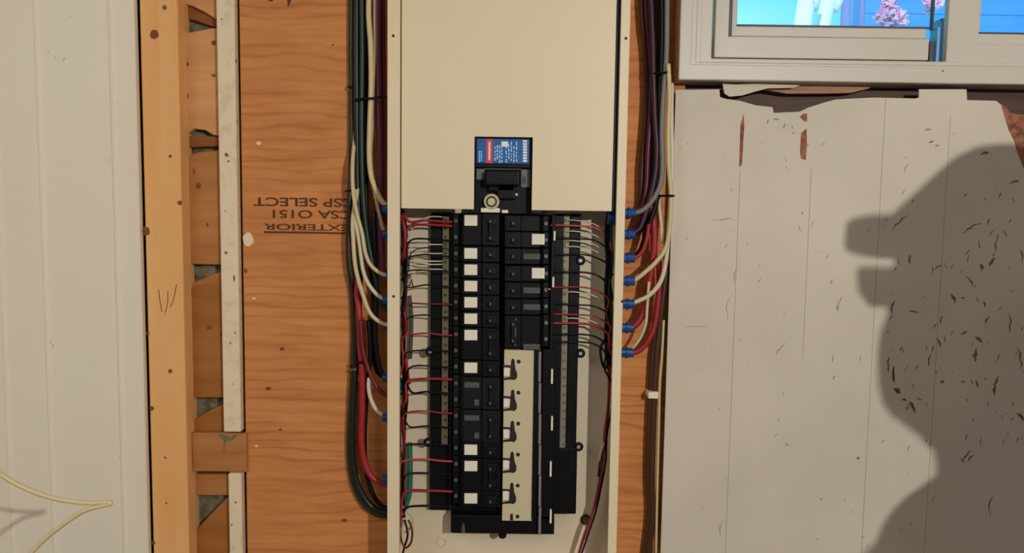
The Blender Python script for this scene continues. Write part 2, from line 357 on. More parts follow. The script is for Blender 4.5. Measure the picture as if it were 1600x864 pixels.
# ------------------------------------------------------------------ painted wall on the right
YT = .070
x0r = X(1044, YT)
top = [(1056, 139), (1124, 138), (1125, 150), (1134, 153), (1156, 156), (1181, 163), (1207, 166), (1209, 175), (1250, 173), (1262, 167), (1290, 158), (1306, 154), (1340, 152), (1366, 151), (1430, 152.5), (1436, 151),
       (1436, 138), (1510, 138), (1511, 155), (1556, 156), (1564, 162), (1568, 176), (1572, 190), (1577, 204), (1584, 218), (1590, 238), (1596, 254), (1604, 270), (1618, 284), (1650, 292), (1690, 280), (1715, 230), (1730, 170), (1760, 162)]
pts = [(x0r, .0)] + [(max(at(x, y, YT).x, x0r), at(x, y, YT).z) for x, y in ((x, y + 1.5) for x, y in top)] + [(XR, at(1760, 162, YT).z), (XR, .0)]
wr = struct(MB().prism(pts, YT, YT + .003).build('wall_right', 'paint_r'))
top2 = [(1060, 150), (1130, 158), (1180, 166), (1210, 177), (1250, 175), (1290, 161), (1340, 155), (1500, 160), (1560, 160), (1572, 166), (1580, 175), (1590, 178), (1604, 179), (1660, 182), (1700, 176), (1740, 166)]
pts = [(x0r, .0)] + [(max(at(x, y, YT).x, x0r), at(x, y, YT + .0031).z) for x, y in top2] + [(XR, at(1740, 168, YT).z), (XR, .0)]
MB().prism(pts, YT + .0032, YT + .016).build('fibre_core', 'bare', wr)
b = MB()
for px in ([(1157, 195), (1162, 178), (1163, 196), (1161, 230), (1159, 258), (1155, 261), (1156, 228)], [(1252, 208), (1260, 201), (1261, 226), (1259, 250), (1252, 248), (1250, 238)], [(1250, 182), (1256, 177), (1261, 178), (1261, 190), (1256, 189)]):
    b.pprism(px, YT - .0005, .0006)
b.build('peeled_patch', 'bare', wr)
# torn pale paint flake hanging under the window casing
fl = MB().pprism([(1129, 131), (1150, 132), (1178, 131), (1250, 133), (1240, 137), (1200, 138), (1180, 143), (1160, 149), (1140, 151), (1132, 146)], .0745, .002).build('torn_paint_flake', 'paint_r', wr)
# seams of the old boards: shallow grooves shown by slim fillets
b = MB()
for px, ya, yb in ((1150, 265, 900), (1369, 153, 900), (1260, 262, 560), (1470, 180, 900)):
    x = X(px, YT); b.box(x - .0004, x + .0004, YT - .0002, YT + .0004, Z(yb, YT, px), Z(ya, YT, px))
b.build('board_seam', 'chipsoft', wr)
def chips(lst, m_, name):
    b = MB()
    for (px, py, l, a, wd) in lst:
        p = at(px, py, YT); a = math.radians(a); d = Vector((math.cos(a), 0, math.sin(a))); n_ = Vector((-math.sin(a), 0, math.cos(a)))
        k = 7; up, dn = [], []
        for i in range(k + 1):
            t = i / k; ww = wd * (math.sin(PI * min(max(t, .06), .94)) ** .7) * random.uniform(.55, 1.2) / 2000; bend = .12 * l / 1000 * math.sin(PI * t) * random.choice((1, .4))
            q = p + d * ((t - .5) * l / 1000) + n_ * bend; up.append(q + n_ * ww); dn.append(q - n_ * ww)
        b.prism([(v.x, v.z) for v in up + dn[::-1]], YT - .0003, YT + .0003)
    o = b.build(name, m_, wr); o['kind'] = 'stuff'; return o
C1 = [(1550, 410, 18, 60, 5), (1534, 417, 10, -50, 5), (1489, 466, 16, -60, 7), (1505, 466, 8, 0, 3), (1515, 440, 22, -55, 3), (1538, 475, 9, -70, 5), (1543, 500, 16, 65, 3), (1506, 521, 12, 30, 4), (1529, 531, 16, -35, 6), (1525, 555, 22, 90, 6),
      (1471, 500, 14, 90, 3), (1466, 535, 18, -60, 5), (1453, 562, 22, 85, 3), (1396, 480, 24, 80, 4), (1389, 570, 26, 92, 4), (1557, 603, 34, 82, 5), (1472, 597, 8, 0, 5), (1505, 597, 8, 0, 3), (1526, 600, 14, -75, 3), (1594, 652, 18, -50, 6), (1583, 632, 6, 80, 3),
      (1428, 488, 18, -10, 3), (1408, 545, 8, 60, 3), (1519, 357, 34, 30, 3), (1407, 348, 36, 45, 2.5), (1422, 405, 16, 90, 4), (1558, 380, 30, 85, 2.5), (1570, 365, 14, -60, 2.5), (1595, 400, 22, -80, 3), (1539, 240, 14, 10, 5), (1466, 418, 16, 25, 3),
      (1511, 712, 22, 55, 3), (1517, 716, 16, 50, 3), (1503, 719, 14, -50, 2.5), (1549, 790, 34, 88, 2.5), (1436, 624, 10, -20, 3), (1576, 505, 34, -85, 3), (1592, 560, 40, -80, 3), (1545, 345, 8, 60, 2), (1341, 716, 5, 0, 5), (1585, 285, 16, 20, 4), (1455, 222, 9, 20, 3)]
C2 = [(1220, 545, 26, 55, 2.5), (1312, 475, 26, 75, 3), (1300, 440, 10, 80, 3), (1302, 560, 16, 85, 2), (1303, 590, 8, 60, 3), (1224, 615, 4, 90, 3), (1254, 333, 6, 90, 3), (1135, 385, 8, 70, 2), (1149, 430, 24, 80, 2), (1140, 480, 46, 82, 1.5), (1130, 345, 40, 3, 1.5), (1090, 512, 44, 0, 1.2), (1073, 373, 6, 40, 2),
      (1450, 203, 12, 10, 4), (1464, 228, 7, 10, 4), (1416, 263, 16, 70, 2), (1283, 780, 5, 0, 3), (1128, 825, 30, 85, 1.5), (1217, 655, 6, 90, 2), (1376, 400, 6, 60, 2), (1345, 560, 10, 80, 2), (1229, 695, 6, 0, 2), (1420, 700, 12, 70, 2), (1460, 780, 16, 80, 2), (1270, 350, 14, 75, 1.5), (1380, 690, 10, 45, 2), (1240, 208, 5, 20, 3), (1213, 187, 12, 0, 3), (1226, 197, 10, 80, 3), (1200, 190, 8, 85, 3)]
C3 = [(1397, 585, 28, 95, 5), (1401, 611, 14, -35, 9), (1425, 636, 22, -62, 5), (1413, 625, 8, -20, 4)]
random.seed(5)
for i in range(70):
    x_, y_ = random.uniform(1385, 1600), random.uniform(300, 700)
    C1.append((x_, y_, random.uniform(3, 14), random.uniform(50, 125), random.uniform(1.0, 2.4)))
for i in range(60):
    C2.append((random.uniform(1060, 1600), random.uniform(190, 860), random.uniform(2, 12), random.uniform(40, 130), random.uniform(.8, 2)))
chips(C1, 'chip', 'paint_chips'); chips(C2, 'chipsoft', 'paint_scuffs'); chips(C3, 'chipred', 'deep_paint_chips')
# dark old laths seen in the torn gap
struct(MB().box(x0r - .004, XR, .112, .145, .0, Z(118, .112, 1100)).build('wall_lath', 'oldwood'))
la = MB().pprism([(1178, 128), (1300, 127), (1366, 129), (1358, 138), (1330, 145), (1290, 146), (1230, 146), (1200, 141)], .088, .010).build('lath_strip', 'lath')
tag(la, 'bare splintered lath strip in the torn gap under the window', 'lath')
struct(MB().box(x0r - .004, XR, .145, .20, .0, Z(60, .145, 1100)).build('wall_under_window', 'oldwood'))
struct(MB().box(x0r - .004, XR, .05, .20, 2.06, ZC).build('wall_above_window', 'paint_r'))
wx1 = X(1560, .05) + .42
struct(MB().box(wx1 + .05, XR, .075, .20, 1.2, 2.06).build('wall_beside_window', 'paint_r'))

# ------------------------------------------------------------------ window
def zz(py, Y, px=1250): return at(px, py, Y).z
wt = 2.04
win = bpy.data.objects.new('window_1', None); C.objects.link(win); win.location = (X(1300, .06), .06, zz(130, .05)); win['kind'] = 'structure'
def ell(name, x0, x1o, zb, zi, xi, xo_r, y0, y1, m_='vinyl', bev=.0015, ztop=wt):
    """U-shaped frame: outer x0..x1o, inner xi..xo_r; bottom zb..zi"""
    b = MB(); b.prism([(x0, ztop), (x0, zb), (x1o, zb), (x1o, ztop), (xo_r, ztop), (xo_r, zi), (xi, zi), (xi, ztop)], y0, y1)
    return b.build(name, m_, win, bev)
zc0, zc1 = zz(127.0, .0565), zz(102, .0565)
ell('casing', x0r + .004, wx1 + .06, zc0, zc1, X(1083, .05, 60), wx1, .0565, .110, bev=.002)
MB().box(x0r + .004, wx1 + .06, .0565, .11, wt - .01, wt + .025).build('casing_head', 'vinyl', win)
zf = zz(93, .058)
ell('window_frame', X(1083, .05, 60) - .002, wx1 + .002, zc1 - .002, zf, X(1113, .058, 50), wx1 - .03, .058, .140)
ell('frame_bead', X(1089, .054, 50), wx1 - .004, zz(99.5, .054), zz(97, .054), X(1097, .054, 50), wx1 - .012, .0568, .0590, bev=.001)
# left sash set back on its track
ya = .076
zs0, zs1 = zz(91.5, ya), zz(58, ya); xs0, xs1 = X(1117, ya, 50), X(1139, ya, 50); xsr = X(1453, ya, 50)
b = MB(); b.prism([(xs0, wt - .02), (xs0, zs0), (xsr, zs0), (xsr, zs1), (xs1, zs1), (xs1, wt - .02)], ya, ya + .028)
sashL = b.build('window_sash', 'vinyl', win, .0015)
b = MB(); z2, z3, xg = zz(57, ya + .005), zz(42, ya + .012), X(1152, ya + .012, 20)
b.prism([(xs1, wt - .02), (xs1, z2), (xsr, z2), (xsr, z3), (xg, z3), (xg, wt - .02)], ya + .010, ya + .026)
b.build('glazing_stop', 'vinyl', sashL, .002)
MB().box(xs1 - .0005, X(1144.5, ya, 20), ya - .0002, ya + .012, zs1 - .0005, wt - .02).build('gasket', 'gasket', sashL)
MB().prism([(xg - .0005, z3 + .0022), (xg - .0005, z3 - .0008), (xsr + .004, z3 - .0008), (xsr + .004, z3 + .0022)], ya + .009, ya + .012).build('gasket', 'gasket', sashL)
MB().box(X(1458.5, ya + .01, 20), X(1463, ya + .01, 20), ya + .016, ya + .020, z3 - .001, wt - .02).build('stile', 'gasket', sashL)
MB().box(xg - .004, xsr + .012, ya + .016, ya + .019, z3 - .002, wt - .02).build('window_glass', 'glass', sashL)
# right sash nearer the room
yb_ = .060
xr0, xr1 = X(1481, yb_, 50), X(1531, yb_, 30)
b = MB(); b.prism([(xr0, wt - .02), (xr0, zz(101.5, yb_, 1540)), (wx1 - .028, zz(101.5, yb_, 1540)), (wx1 - .028, zz(69, yb_, 1560)), (xr1, zz(69, yb_, 1560)), (xr1, wt - .02)], yb_, yb_ + .014)
sashR = b.build('window_sash', 'vinyl', win, .0015)
b = MB(); b.prism([(xr1, wt - .02), (xr1, zz(69, yb_, 1560)), (wx1 - .029, zz(69, yb_, 1560)), (wx1 - .029, zz(52, yb_ + .006, 1560)), (xr1 + .004, zz(52, yb_ + .006, 1560)), (xr1 + .004, wt - .02)], yb_ + .004, yb_ + .014)
b.build('glazing_stop', 'vinyl', sashR, .0015)
MB().box(xr1, wx1 - .028, yb_ + .0035, yb_ + .0045, zz(52, yb_, 1560) - .0005, zz(49.5, yb_, 1560)).build('gasket', 'gasket', sashR)
MB().box(xr1 + .001, wx1 - .026, yb_ + .009, yb_ + .011, zz(54, yb_, 1560), wt - .02).build('window_glass', 'glass', sashR)
# track piece between the sashes
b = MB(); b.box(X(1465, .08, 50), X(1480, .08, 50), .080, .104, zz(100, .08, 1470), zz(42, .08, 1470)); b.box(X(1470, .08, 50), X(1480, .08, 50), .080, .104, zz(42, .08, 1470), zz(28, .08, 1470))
b.build('track_block', 'vinyl_bloom', win, .001)
MB().box(X(1453.5, .085, 80), X(1465, .085, 80), .087, .110, zz(101, .085, 1460), zz(64, .085, 1460)).build('track_slot', 'gasket', win)
MB().cyl(at(1471, 31, .0795), at(1471, 31, .081), .0012, 10).build('screw_head', 'dark', win)
MB().cyl(at(1473, 111, .056), at(1473, 111, .0575), .0013, 10).build('screw_head', 'dark', win)

# ------------------------------------------------------------------ outdoors
struct(MB().box(-30, 30, .9, 60, -.6, -.5).build('ground', mat('snowy_ground', (.8, .82, .85, 1), .9)))
hs = thing('neighbouring_house', 'blue sided neighbouring house seen through the right of the window', 'house', (6.6, 9.5, -.5))
b = MB(); x0h = X(1352, 9.0, 20)
for k in range(40): b.prism([(x0h, -.5 + k * .16), (14, -.5 + k * .16), (14, -.34 + k * .16), (x0h, -.34 + k * .16)], 9.0 + (.0 if k % 2 else .012), 9.4)
b.build('siding', 'siding', hs)
MB().extz([(x0h - .5, 8.6), (14.4, 8.6), (14.4, 12), (x0h - .5, 12)], 5.9, 6.1).build('roof', 'bark', hs)
def tree(label, pts, r, m_, crown=None, name='bare_tree'):
    base = Vector(pts[0]); t = thing(name, label, 'tree', base)
    MB().tube(pts, r, 10, 5, rs=(r, r * .55)).build('trunk', m_, t, smoothf=True)
    if crown:
        b = MB()
        for (c, rr, n_) in crown:
            for i in range(n_):
                p = Vector(c) + Vector((random.gauss(0, rr[0]), random.gauss(0, rr[1]), random.gauss(0, rr[2])))
                q = [p + Vector((random.uniform(-.05, .05), random.uniform(-.03, .03), random.uniform(-.05, .05))) for _ in range(4)]
                v = [b.bm.verts.new(k) for k in q]; b.bm.faces.new(v[:3]); b.bm.faces.new((v[0], v[2], v[3])); b.bm.faces.new((v[0], v[3], v[1])); b.bm.faces.new((v[1], v[3], v[2]))
        b.build('leaves', 'leafpink', t)
    return t
def tp(px, py, Y): return tuple(at(px, py, Y))
def foot(px, py, Y, dx=0): p = at(px, py, Y); return (p.x + dx, Y, -.5)
tree('pale sunlit leaning trunk left of centre through the window', [foot(1240, 40, 5.0, -.25), tp(1253, 44, 5.0), tp(1266, 12, 5.0), tp(1282, -40, 5.0)], .085, 'bark_white')
tree('second pale leaning trunk, right of the first, through the window', [foot(1270, 40, 5.4, -.3), tp(1285, 44, 5.4), tp(1302, 14, 5.4), tp(1325, -40, 5.4)], .075, 'bark_white')
tree('slim blue grey upright trunk through the middle of the window', [foot(1321, 40, 6.0), tp(1321, 44, 6.0), tp(1323, -60, 6.0)], .06, 'bark')
tree('thin blue grey trunk close to the corner of the house', [foot(1346, 40, 6.4), tp(1346, 44, 6.4), tp(1344, -60, 6.4)], .03, 'bark')
tree('forked tree with pink leaves in front of the blue house', [foot(1392, 40, 6.0), tp(1392, 60, 6.0), tp(1389, -30, 6.0)], .02, 'bark', [(tp(1389, 10, 5.9), (.022, .03, .07), 170), (tp(1379, 24, 5.9), (.02, .03, .022), 70), (tp(1401, 27, 5.9), (.03, .03, .02), 90), (tp(1457, 3, 5.9), (.03, .03, .03), 60)])

# ------------------------------------------------------------------ load centre
xl0, xl1 = X(605.5, 0), X(624.5, 0)       # left flange
xq0, xq1 = X(956, 0, 600), X(974, 0, 432)         # right flange (inner, outer)
zt, zb = Z(-260, 0), Z(1010, 0)
YBK = .084
lc = thing('electrical_panel', 'cream steel breaker panel with open lower half and exposed wiring on plywood', 'electrical panel', ((xl0 + xq1) / 2, .09, zb))
b = MB()
b.box(xl0, xq1, YBK, .0945, zb, zt)                       # back with stand-off
b.box(xl0, xl0 + .0015, 0.0, YBK, zb, zt); b.box(xq1 - .0015, xq1, 0.0, YBK, zb, zt)
b.box(xl0, xq1, 0.0, YBK, zt - .0015, zt); b.box(xl0, xq1, 0.0, YBK, zb, zb + .0015)
b.build('enclosure', 'enamel_in', lc)
b = MB(); b.box(xl0, xl1, -.0015, .0, zb, zt); b.box(xq0, xq1, -.0015, .0, zb, zt)
b.box(xl1 - .001, xl1, .0, .008, zb, zt); b.box(xq0, xq0 + .001, .0, .008, zb, zt); b.box(xl1, xq0, -.0015, 0, zt - .02, zt); b.box(xl1, xq0, -.0015, 0, zb, zb + .02)
b.build('flange', 'enamel', lc, .0006)
# dead front cover with the main breaker cut-out
YC = .0035
cx0, cx1 = xl1 + .0016, xq0 - .0068
cz0 = Z(326.5, YC, 700); czt = Z(-240, YC)
kx0, kx1, kz = X(741, YC, 270), X(831.5, YC, 270), Z(214, YC, 786)
cov = MB().prism([(cx0, cz0), (kx0, cz0), (kx0, kz), (kx1, kz), (kx1, cz0), (cx1, cz0), (cx1, czt), (cx0, czt)], YC, YC + .0015).build('cover_plate', 'enamel', lc, .0005)
b = MB()
for a_, c_ in ((cx0, kx0), (kx1, cx1)): b.box(a_, c_, YC + .0015, YC + .014, cz0, cz0 + .0015)
b.box(X(736, YC), kx0 + .0005, YC + .003, YC + .012, cz0 - .004, cz0 + .002); b.box(kx1, X(845, YC), YC + .003, YC + .012, cz0 - .004, cz0 + .002)
b.box(xl1 - .001, cx0 + .003, .0085, .0095, cz0, czt); b.box(cx1 - .003, xq0, .0085, .0095, cz0, czt)  # black strips stand in for the interior shade behind the side gaps
b.build('cover_lip_shade', 'black2', cov)  # lip coloured black too, for the shade below the cover edge
for px, py in ((614.5, 56), (615, 463), (978, 60), (972, 471)):
    p = at(px, py, -.0015); MB().cyl(p + Vector((0, -.0005, 0)), p + Vector((0, .002, 0)), .0022, 12).build('screw', 'dark', lc)
for px, py in ((776, 168), (833, 116)):
    pass
# right corrugated shading comes from the light; knock-outs on the back
for px, py in ((915, 812), (690, 846)):
    p = at(px, py, YBK - .001)
    b = MB(); b.torus(p, .0075, .0018); b.build('knockout', 'dark' if px > 800 else 'enamel_in', lc, smoothf=True)
pk = at(915, 812, YBK - .002)
MB().cyl(pk, pk + Vector((0, .004, 0)), .0068, 16).build('grounding_screw', 'brass', lc)
# black bus support
YB0 = .062
def vbox(xa, xb, ya_, yb2, y0, y1, b=None, ref=700):
    """box from pixel extents at depth y0"""
    b = b or MB(); b.box(X(xa, y0, (ya_ + yb2) / 2), X(xb, y0, (ya_ + yb2) / 2), y0, y1, Z(yb2, y0, (xa + xb) / 2), Z(ya_, y0, (xa + xb) / 2)); return b
b = MB()
vbox(672, 692, 332, 797, .070, .080, b); vbox(703, 706, 332, 797, .052, .080, b); vbox(690, 705, 332, 797, .072, .080, b)
vbox(672, 706, 697, 797, .066, .080, b)
b.build('neutral_bar_holder', 'black', lc, .001)
b = MB(); vbox(887, 903, 334, 803, .054, .080, b); vbox(862, 877, 334, 803, .050, .080, b); vbox(876, 888, 334, 803, .066, .080, b); vbox(868, 901, 701, 803, .052, .080, b)
b.build('neutral_bar_holder', 'black', lc, .001)
nb = vbox(690.5, 701.5, 338, 697, .062, .072).build('neutral_bar', 'brass', lc, .0008)
nb2 = vbox(877, 887, 336, 700, .055, .066).build('neutral_bar', 'alu', lc, .0008)
for nbx, par, ys, Yn in ((696, nb, range(344, 695, 13), .062), (882, nb2, range(343, 698, 13), .055)):
    b = MB()
    for y in ys:
        p = at(nbx, y, Yn); b.cyl(p + Vector((0, -.0012, 0)), p + Vector((0, .002, 0)), .0026, 8)
    o = b.build('terminal_screws', 'olive' if nbx < 800 else 'brass', par); o['kind'] = 'stuff'
for px, py in ((672, 549), (669, 691), (907, 407), (907, 552), (904, 698)):
    p = at(px, py, .054); b = MB(); b.torus(p, .0055, .0026); b.build('mounting_ear', 'black', lc, smoothf=True)
    MB().cyl(p + Vector((0, -.0015, 0)), p + Vector((0, .006, 0)), .003, 12).build('mounting_screw', 'steel', lc)
b = MB(); vbox(706, 866, 335, 833, .060, .080, b); vbox(706, 866, 806, 834, .040, .062, b); vbox(783, 785.5, 335, 810, .045, .061, b)
vbox(833, 841, 546, 812, .032, .062, b); vbox(846, 866, 546, 812, .040, .062, b); vbox(860.5, 866, 335, 548, .040, .062, b)
p = at(785, 836, .045); b.cyl(p, p + Vector((0, .02, 0)), .007, 18)
b.build('bus_base', 'black', lc, .001)
b = MB()
for k in range(6):
    y = 550 + k * 48.5; vbox(841.5, 845.5, y, min(y + 46.5, 834), .0300, .062, b)
b.build('bus_edge_rail', 'grey', lc)
for y0_, y1_ in ((361, 376), (433, 449), (577, 600), (651, 673), (722, 745), (797, 818)):
    xx = {361: 868, 433: 866}.get(y0_, 864 if y0_ < 700 else 862)
    b = MB(); vbox(xx - 3, xx, y0_, y1_, .034, .042, b).build('retaining_clip', 'label', lc, .0006)
b = MB(); pp = [(721, 832), (722, 822), (724, 816), (726, 822), (727, 832)]
b.pprism(pp, .0392, .001); b.build('alignment_mark', 'greytext', lc)
# cream bus cover with key shaped slots
YK = .036
bc = vbox(786, 833, 547, 814, YK, .061).build('bus_cover', 'busbar_cream', lc, .001)
for k in range(6):
    y = 565 + k * 48.4; xk = 810 - k * .4
    p = at(xk + .5, y, YK)
    MB().cyl(p + Vector((0, -.0004, 0)), p + Vector((0, .001, 0)), .0033, 12).build('slot_hole', 'dark', bc)
    b = MB(); kk = min(1.0, (812 - y) / 34)
    if kk > .6:
        b.pprism([(xk - 11, y - 3), (xk - 8, y - 5), (xk - 6, y - 2), (xk - 5, y + 10), (xk - 2, y + 18), (xk - 2, y + 25), (xk - 6, y + 29), (xk - 12, y + 28), (xk - 24, y + 29), (xk - 24, y + 26), (xk - 13, y + 24), (xk - 12, y + 10), (xk - 24, y + 8), (xk - 24, y + 5), (xk - 12, y + 6)], YK - .0005, .001)
    else:
        b.pprism([(xk - 11, y - 3), (xk - 7, y - 5), (xk - 6, y + 6), (xk - 11, y + 6)], YK - .0005, .001)
    b.build('key_slot', 'dark', bc)
    if kk > .6:
        b = MB(); vbox(xk - 23, xk - 14, y + 10, y + 23, YK - .006, YK, b); b.build('bus_stab', 'label', bc, .001)

# ------------------------------------------------------------------ breakers
YF = .032
def ordn(i): return ('topmost', 'second', 'third', 'fourth', 'fifth', 'sixth', 'seventh', 'eighth', 'ninth', 'tenth', 'eleventh', 'twelfth', 'bottom')[i]
def breaker(side, y, poles, style, label):
    """side -1 left column, +1 right; y = pixel centre of the first pole"""
    pitch = 25.6
    yc = y + (poles - 1) * pitch / 2; hpx = poles * pitch - 1.4
    sgn = -1 if side < 0 else 1
    outer, inner = (707, 781.5) if side < 0 else (862 - 4, 787)
    xs = lambda px: X(px, YF, yc)
    xo, xi = xs(outer), xs(inner)
    z0, z1 = Z(yc + hpx / 2, YF, 780), Z(yc - hpx / 2, YF, 780)
    t = thing('circuit_breaker', label, 'circuit breaker', ((xo + xi) / 2, .059, z0), 'circuit breakers in the panel')
    def q(f): return xo + (xi - xo) * f
    pr = [(q(0), .0595), (q(0), .046), (q(.12), .046), (q(.17), .036), (q(.22), YF), (q(.60), YF), (q(.63), YF - .003), (q(.97), YF - .003), (q(1), YF), (q(1), .0595)]
    MB().extz(pr, z0, z1).build('body', 'black' if style != 'afci' else 'black2', t, .0008)
    for k in range(poles):
        yk = y + k * pitch; zk = Z(yk, YF, 780)
        MB().prism([(q(.72), zk - .006), (q(.92), zk - .006), (q(.92), zk + .006), (q(.72), zk + .006)], YF - .005, YF - .003).build('handle_recess', 'black2', t, .0008)
        MB().prism([(q(.76), zk - .0035), (q(.84), zk - .0035), (q(.84), zk + .0035), (q(.76), zk + .0035)], YF - .012, YF - .004).build('handle', 'black2', t, .0012)
        MB().prism([(q(.775), zk - .0022), (q(.815), zk - .0022), (q(.815), zk + .0022), (q(.775), zk + .0022)], YF - .0125, YF - .0118).build('handle_mark', 'greytext', t)
        p = Vector((q(.06), .046, zk)); MB().cyl(p + Vector((0, -.0025, 0)), p + Vector((0, .001, 0)), .0032, 12).build('terminal_screw', 'dgrey' if side > 0 else 'greytext', t)
    if poles == 2:
        z2 = (z0 + z1) / 2; MB().prism([(q(.775), z2 - .012), (q(.825), z2 - .012), (q(.825), z2 + .012), (q(.775), z2 + .012)], YF - .0105, YF - .008).build('handle_tie', 'black2', t, .0008)
    if style == 'white':
        zk = Z(y - 1, YF, 780); a_, b2 = (q(.25), q(.52))
        if side > 0: a_, b2 = q(.10 + .0), q(.38)
        yy = YF - .0009 if side < 0 else YF - .0009
        MB().prism([(a_, zk - .0085), (b2, zk - .0085), (b2, zk + .0085), (a_, zk + .0085)], yy - .0006, YF + .002).build('number_label', 'label', t, .0003)
    if style == 'afci' or style == 'text':
        zk = Z(y + (0 if poles == 1 or side < 0 else 36), YF, 780)
        b = MB(); a_, b2 = (q(.25), q(.56)) if side < 0 else (q(.20), q(.56))
        b.prism([(a_, zk - .0045), (b2, zk - .0045), (b2, zk + .0045), (a_, zk + .0045)], YF - .0006, YF + .001)
        b.build('rating_print', 'greytext', t)
        if poles == 2 and side < 0:
            MB().prism([(q(.46), z0 + .006), (q(.56), z0 + .006), (q(.56), z0 + .016), (q(.46), z0 + .016)], YF - .0008, YF + .001).build('test_button', 'greytext', t, .0005)
        if poles == 2 and side > 0:
            MB().prism([(q(.72), z0 + .004), (q(.76), z0 + .004), (q(.76), z1 - .004), (q(.72), z1 - .004)], YF - .0045, YF - .002).build('rating_print', 'greytext', t)
    return t
left = [(346, 2, 'white'), (397.5, 1, 'white'), (423, 1, 'white'), (448.5, 1, 'white'), (474, 1, 'white'), (499.5, 1, 'white'), (525, 2, 'white'), (576, 1, 'white'), (602, 2, 'afci'), (653.5, 2, 'afci'), (704, 1, 'white'), (729.5, 2, 'white'), (780, 1.0, 'white')]
for i, (y, p_, s_) in enumerate(left):
    w_ = {'white': 'with white number label', 'afci': 'with grey print and test button'}[s_]
    kd = 'double' if p_ == 2 else 'single'
    breaker(-1, y, int(p_), s_, 'black %s breaker %s, %s in the left column' % (kd, w_, ordn(i) if i else 'topmost'))
right = [(348.5, 1, 'plain', 'black unlabelled breaker at the top of the right column'), (374, 1, 'white', 'black breaker with the upper white label in the right column'),
         (400, 1, 'text', 'black breaker between the two white-labelled ones in the right column'), (427, 1, 'white', 'black breaker with the lower white label in the right column'),
         (453, 1, 'text', 'grey-printed breaker just below the lower white label, right column'), (479, 1, 'text', 'grey-printed single breaker directly above the lowest breaker, right column'),
         (505, 2, 'text', 'double grey-printed breaker at the foot of the right column above cream strip')]
for y, p_, s_, l_ in right: breaker(1, y, p_, s_, l_)

# main breaker in the cut-out
mb = thing('main_breaker', 'black main breaker with blue and red label in the cover cut-out', 'circuit breaker', (X(786, .03), .06, Z(334, .03)))
b = MB(); vbox(742, 831, 212, 262, .014, .060, b); vbox(742, 831, 258, 334, .026, .060, b)
b.build('body', 'black', mb, .001)
YL = .012
lb = vbox(745, 827, 217, 255, YL, .016).build('rating_label', 'lblue', mb)
vbox(760, 769.5, 217, 255, YL - .0003, YL + .001).build('red_band', 'lred', lb)
b = MB(); vbox(763.5, 766, 222, 250, YL - .0006, YL, b); b.build('label_print', 'lwhite', lb)
random.seed(3)
b = MB()
for cx_ in (749, 752):
    yy = 236
    while yy < 252: h_ = random.uniform(1.5, 4); vbox(cx_ - .9, cx_ + .9, yy, yy + h_, YL - .0006, YL, b); yy += h_ + 1
for cx_ in (773.5, 777, 780.5, 784, 791, 795, 799, 803, 807):
    yy = 221 + random.uniform(0, 8)
    while yy < 250: h_ = random.uniform(1.5, 6); vbox(cx_ - .9, cx_ + .9, yy, yy + h_, YL - .0006, YL, b); yy += h_ + random.uniform(1, 3)
b.build('label_print', 'ltext', lb)
vbox(784, 794, 221, 229, YL - .0008, YL).build('label_square', 'lwhite', lb)
b = MB()
yy = 219
while yy < 252: vbox(817, 823.5, yy, yy + 3.2, YL - .0008, YL, b); yy += 4.4
b.build('label_print', 'lwhite', lb)
b = MB(); vbox(744, 828, 258, 265, .022, .030, b); vbox(744, 757, 258, 281, .022, .030, b); vbox(814, 829, 258, 293, .022, .030, b)
b.build('handle_frame', 'dgrey', mb, .0008)
vbox(816, 822, 276, 287, .0212, .024).build('rating_print', 'greytext', mb)
b = MB(); vbox(758, 812, 266, 290, .004, .024, b); vbox(776, 806, 286, 312, .018, .027, b); vbox(762, 806, 286, 300, .018, .027, b)
b.build('handle', 'black', mb, .003, seg=3)
p = at(768, 315, .018)
b = MB(); b.cyl(p, p + Vector((0, .014, 0)), .0125, 20); b.build('lug_screw', 'lugmetal', mb, .0015)
b = MB(); b.torus(p + Vector((0, -.0002, 0)), .0075, .0014); b.build('screw_ring', 'olive', mb, smoothf=True)
b = MB(); vbox(751, 781, 325, 332, .020, .034, b); vbox(784, 794, 328, 333, .022, .034, b); b.build('lug', 'label', mb, .001)
p = at(807, 304, .020); MB().cyl(p, p + Vector((0, .008, 0)), .0022, 10).build('test_pin', 'steel', mb)

# ------------------------------------------------------------------ wires inside
WN = {'red': 'red', 'black': 'black', 'white': 'white', 'green': 'green', 'cream': 'cream', 'dred': 'dark red'}
def P(px, py, Y): return at(px, py, Y)
def wire(name, pts, r, m_, label, group, cat='wire', Y=None):
    v = [P(*p) if len(p) == 3 else P(p[0], p[1], Y) for p in pts]
    o = MB().tube(v, r, 8, 6).build(name, m_, None, smoothf=True)
    return tag(o, label, cat, group)
random.seed(21)
def lwire(col, yland, ystart, xb, depth, label, xl=707, r=.0014, ybend=None):
    """from the left wall, down the wiring gutter, across to a breaker terminal"""
    up = ystart < yland
    yb = yland + (-9 if up else 9)
    pts = [(621, ystart, .05), (xb - 3, ystart + (8 if up else -8), depth)]
    n_ = max(1, int(abs(yb - ystart) / 45))
    for k in range(1, n_ + 1):
        t = k / (n_ + 1); pts.append((xb + random.uniform(-4, 4), ystart + (yb - ystart) * t, depth + random.uniform(-.006, .006)))
    pts += [(xb + 1, yb, depth), (xb + 9, yland + random.uniform(-1, 2), depth + .002), (665, yland + random.uniform(-3, 0), .045), (688, yland, .045), (xl, yland + 1, .045)]
    return wire('branch_wire', pts, r, col, label, 'branch wires on the left of the panel')
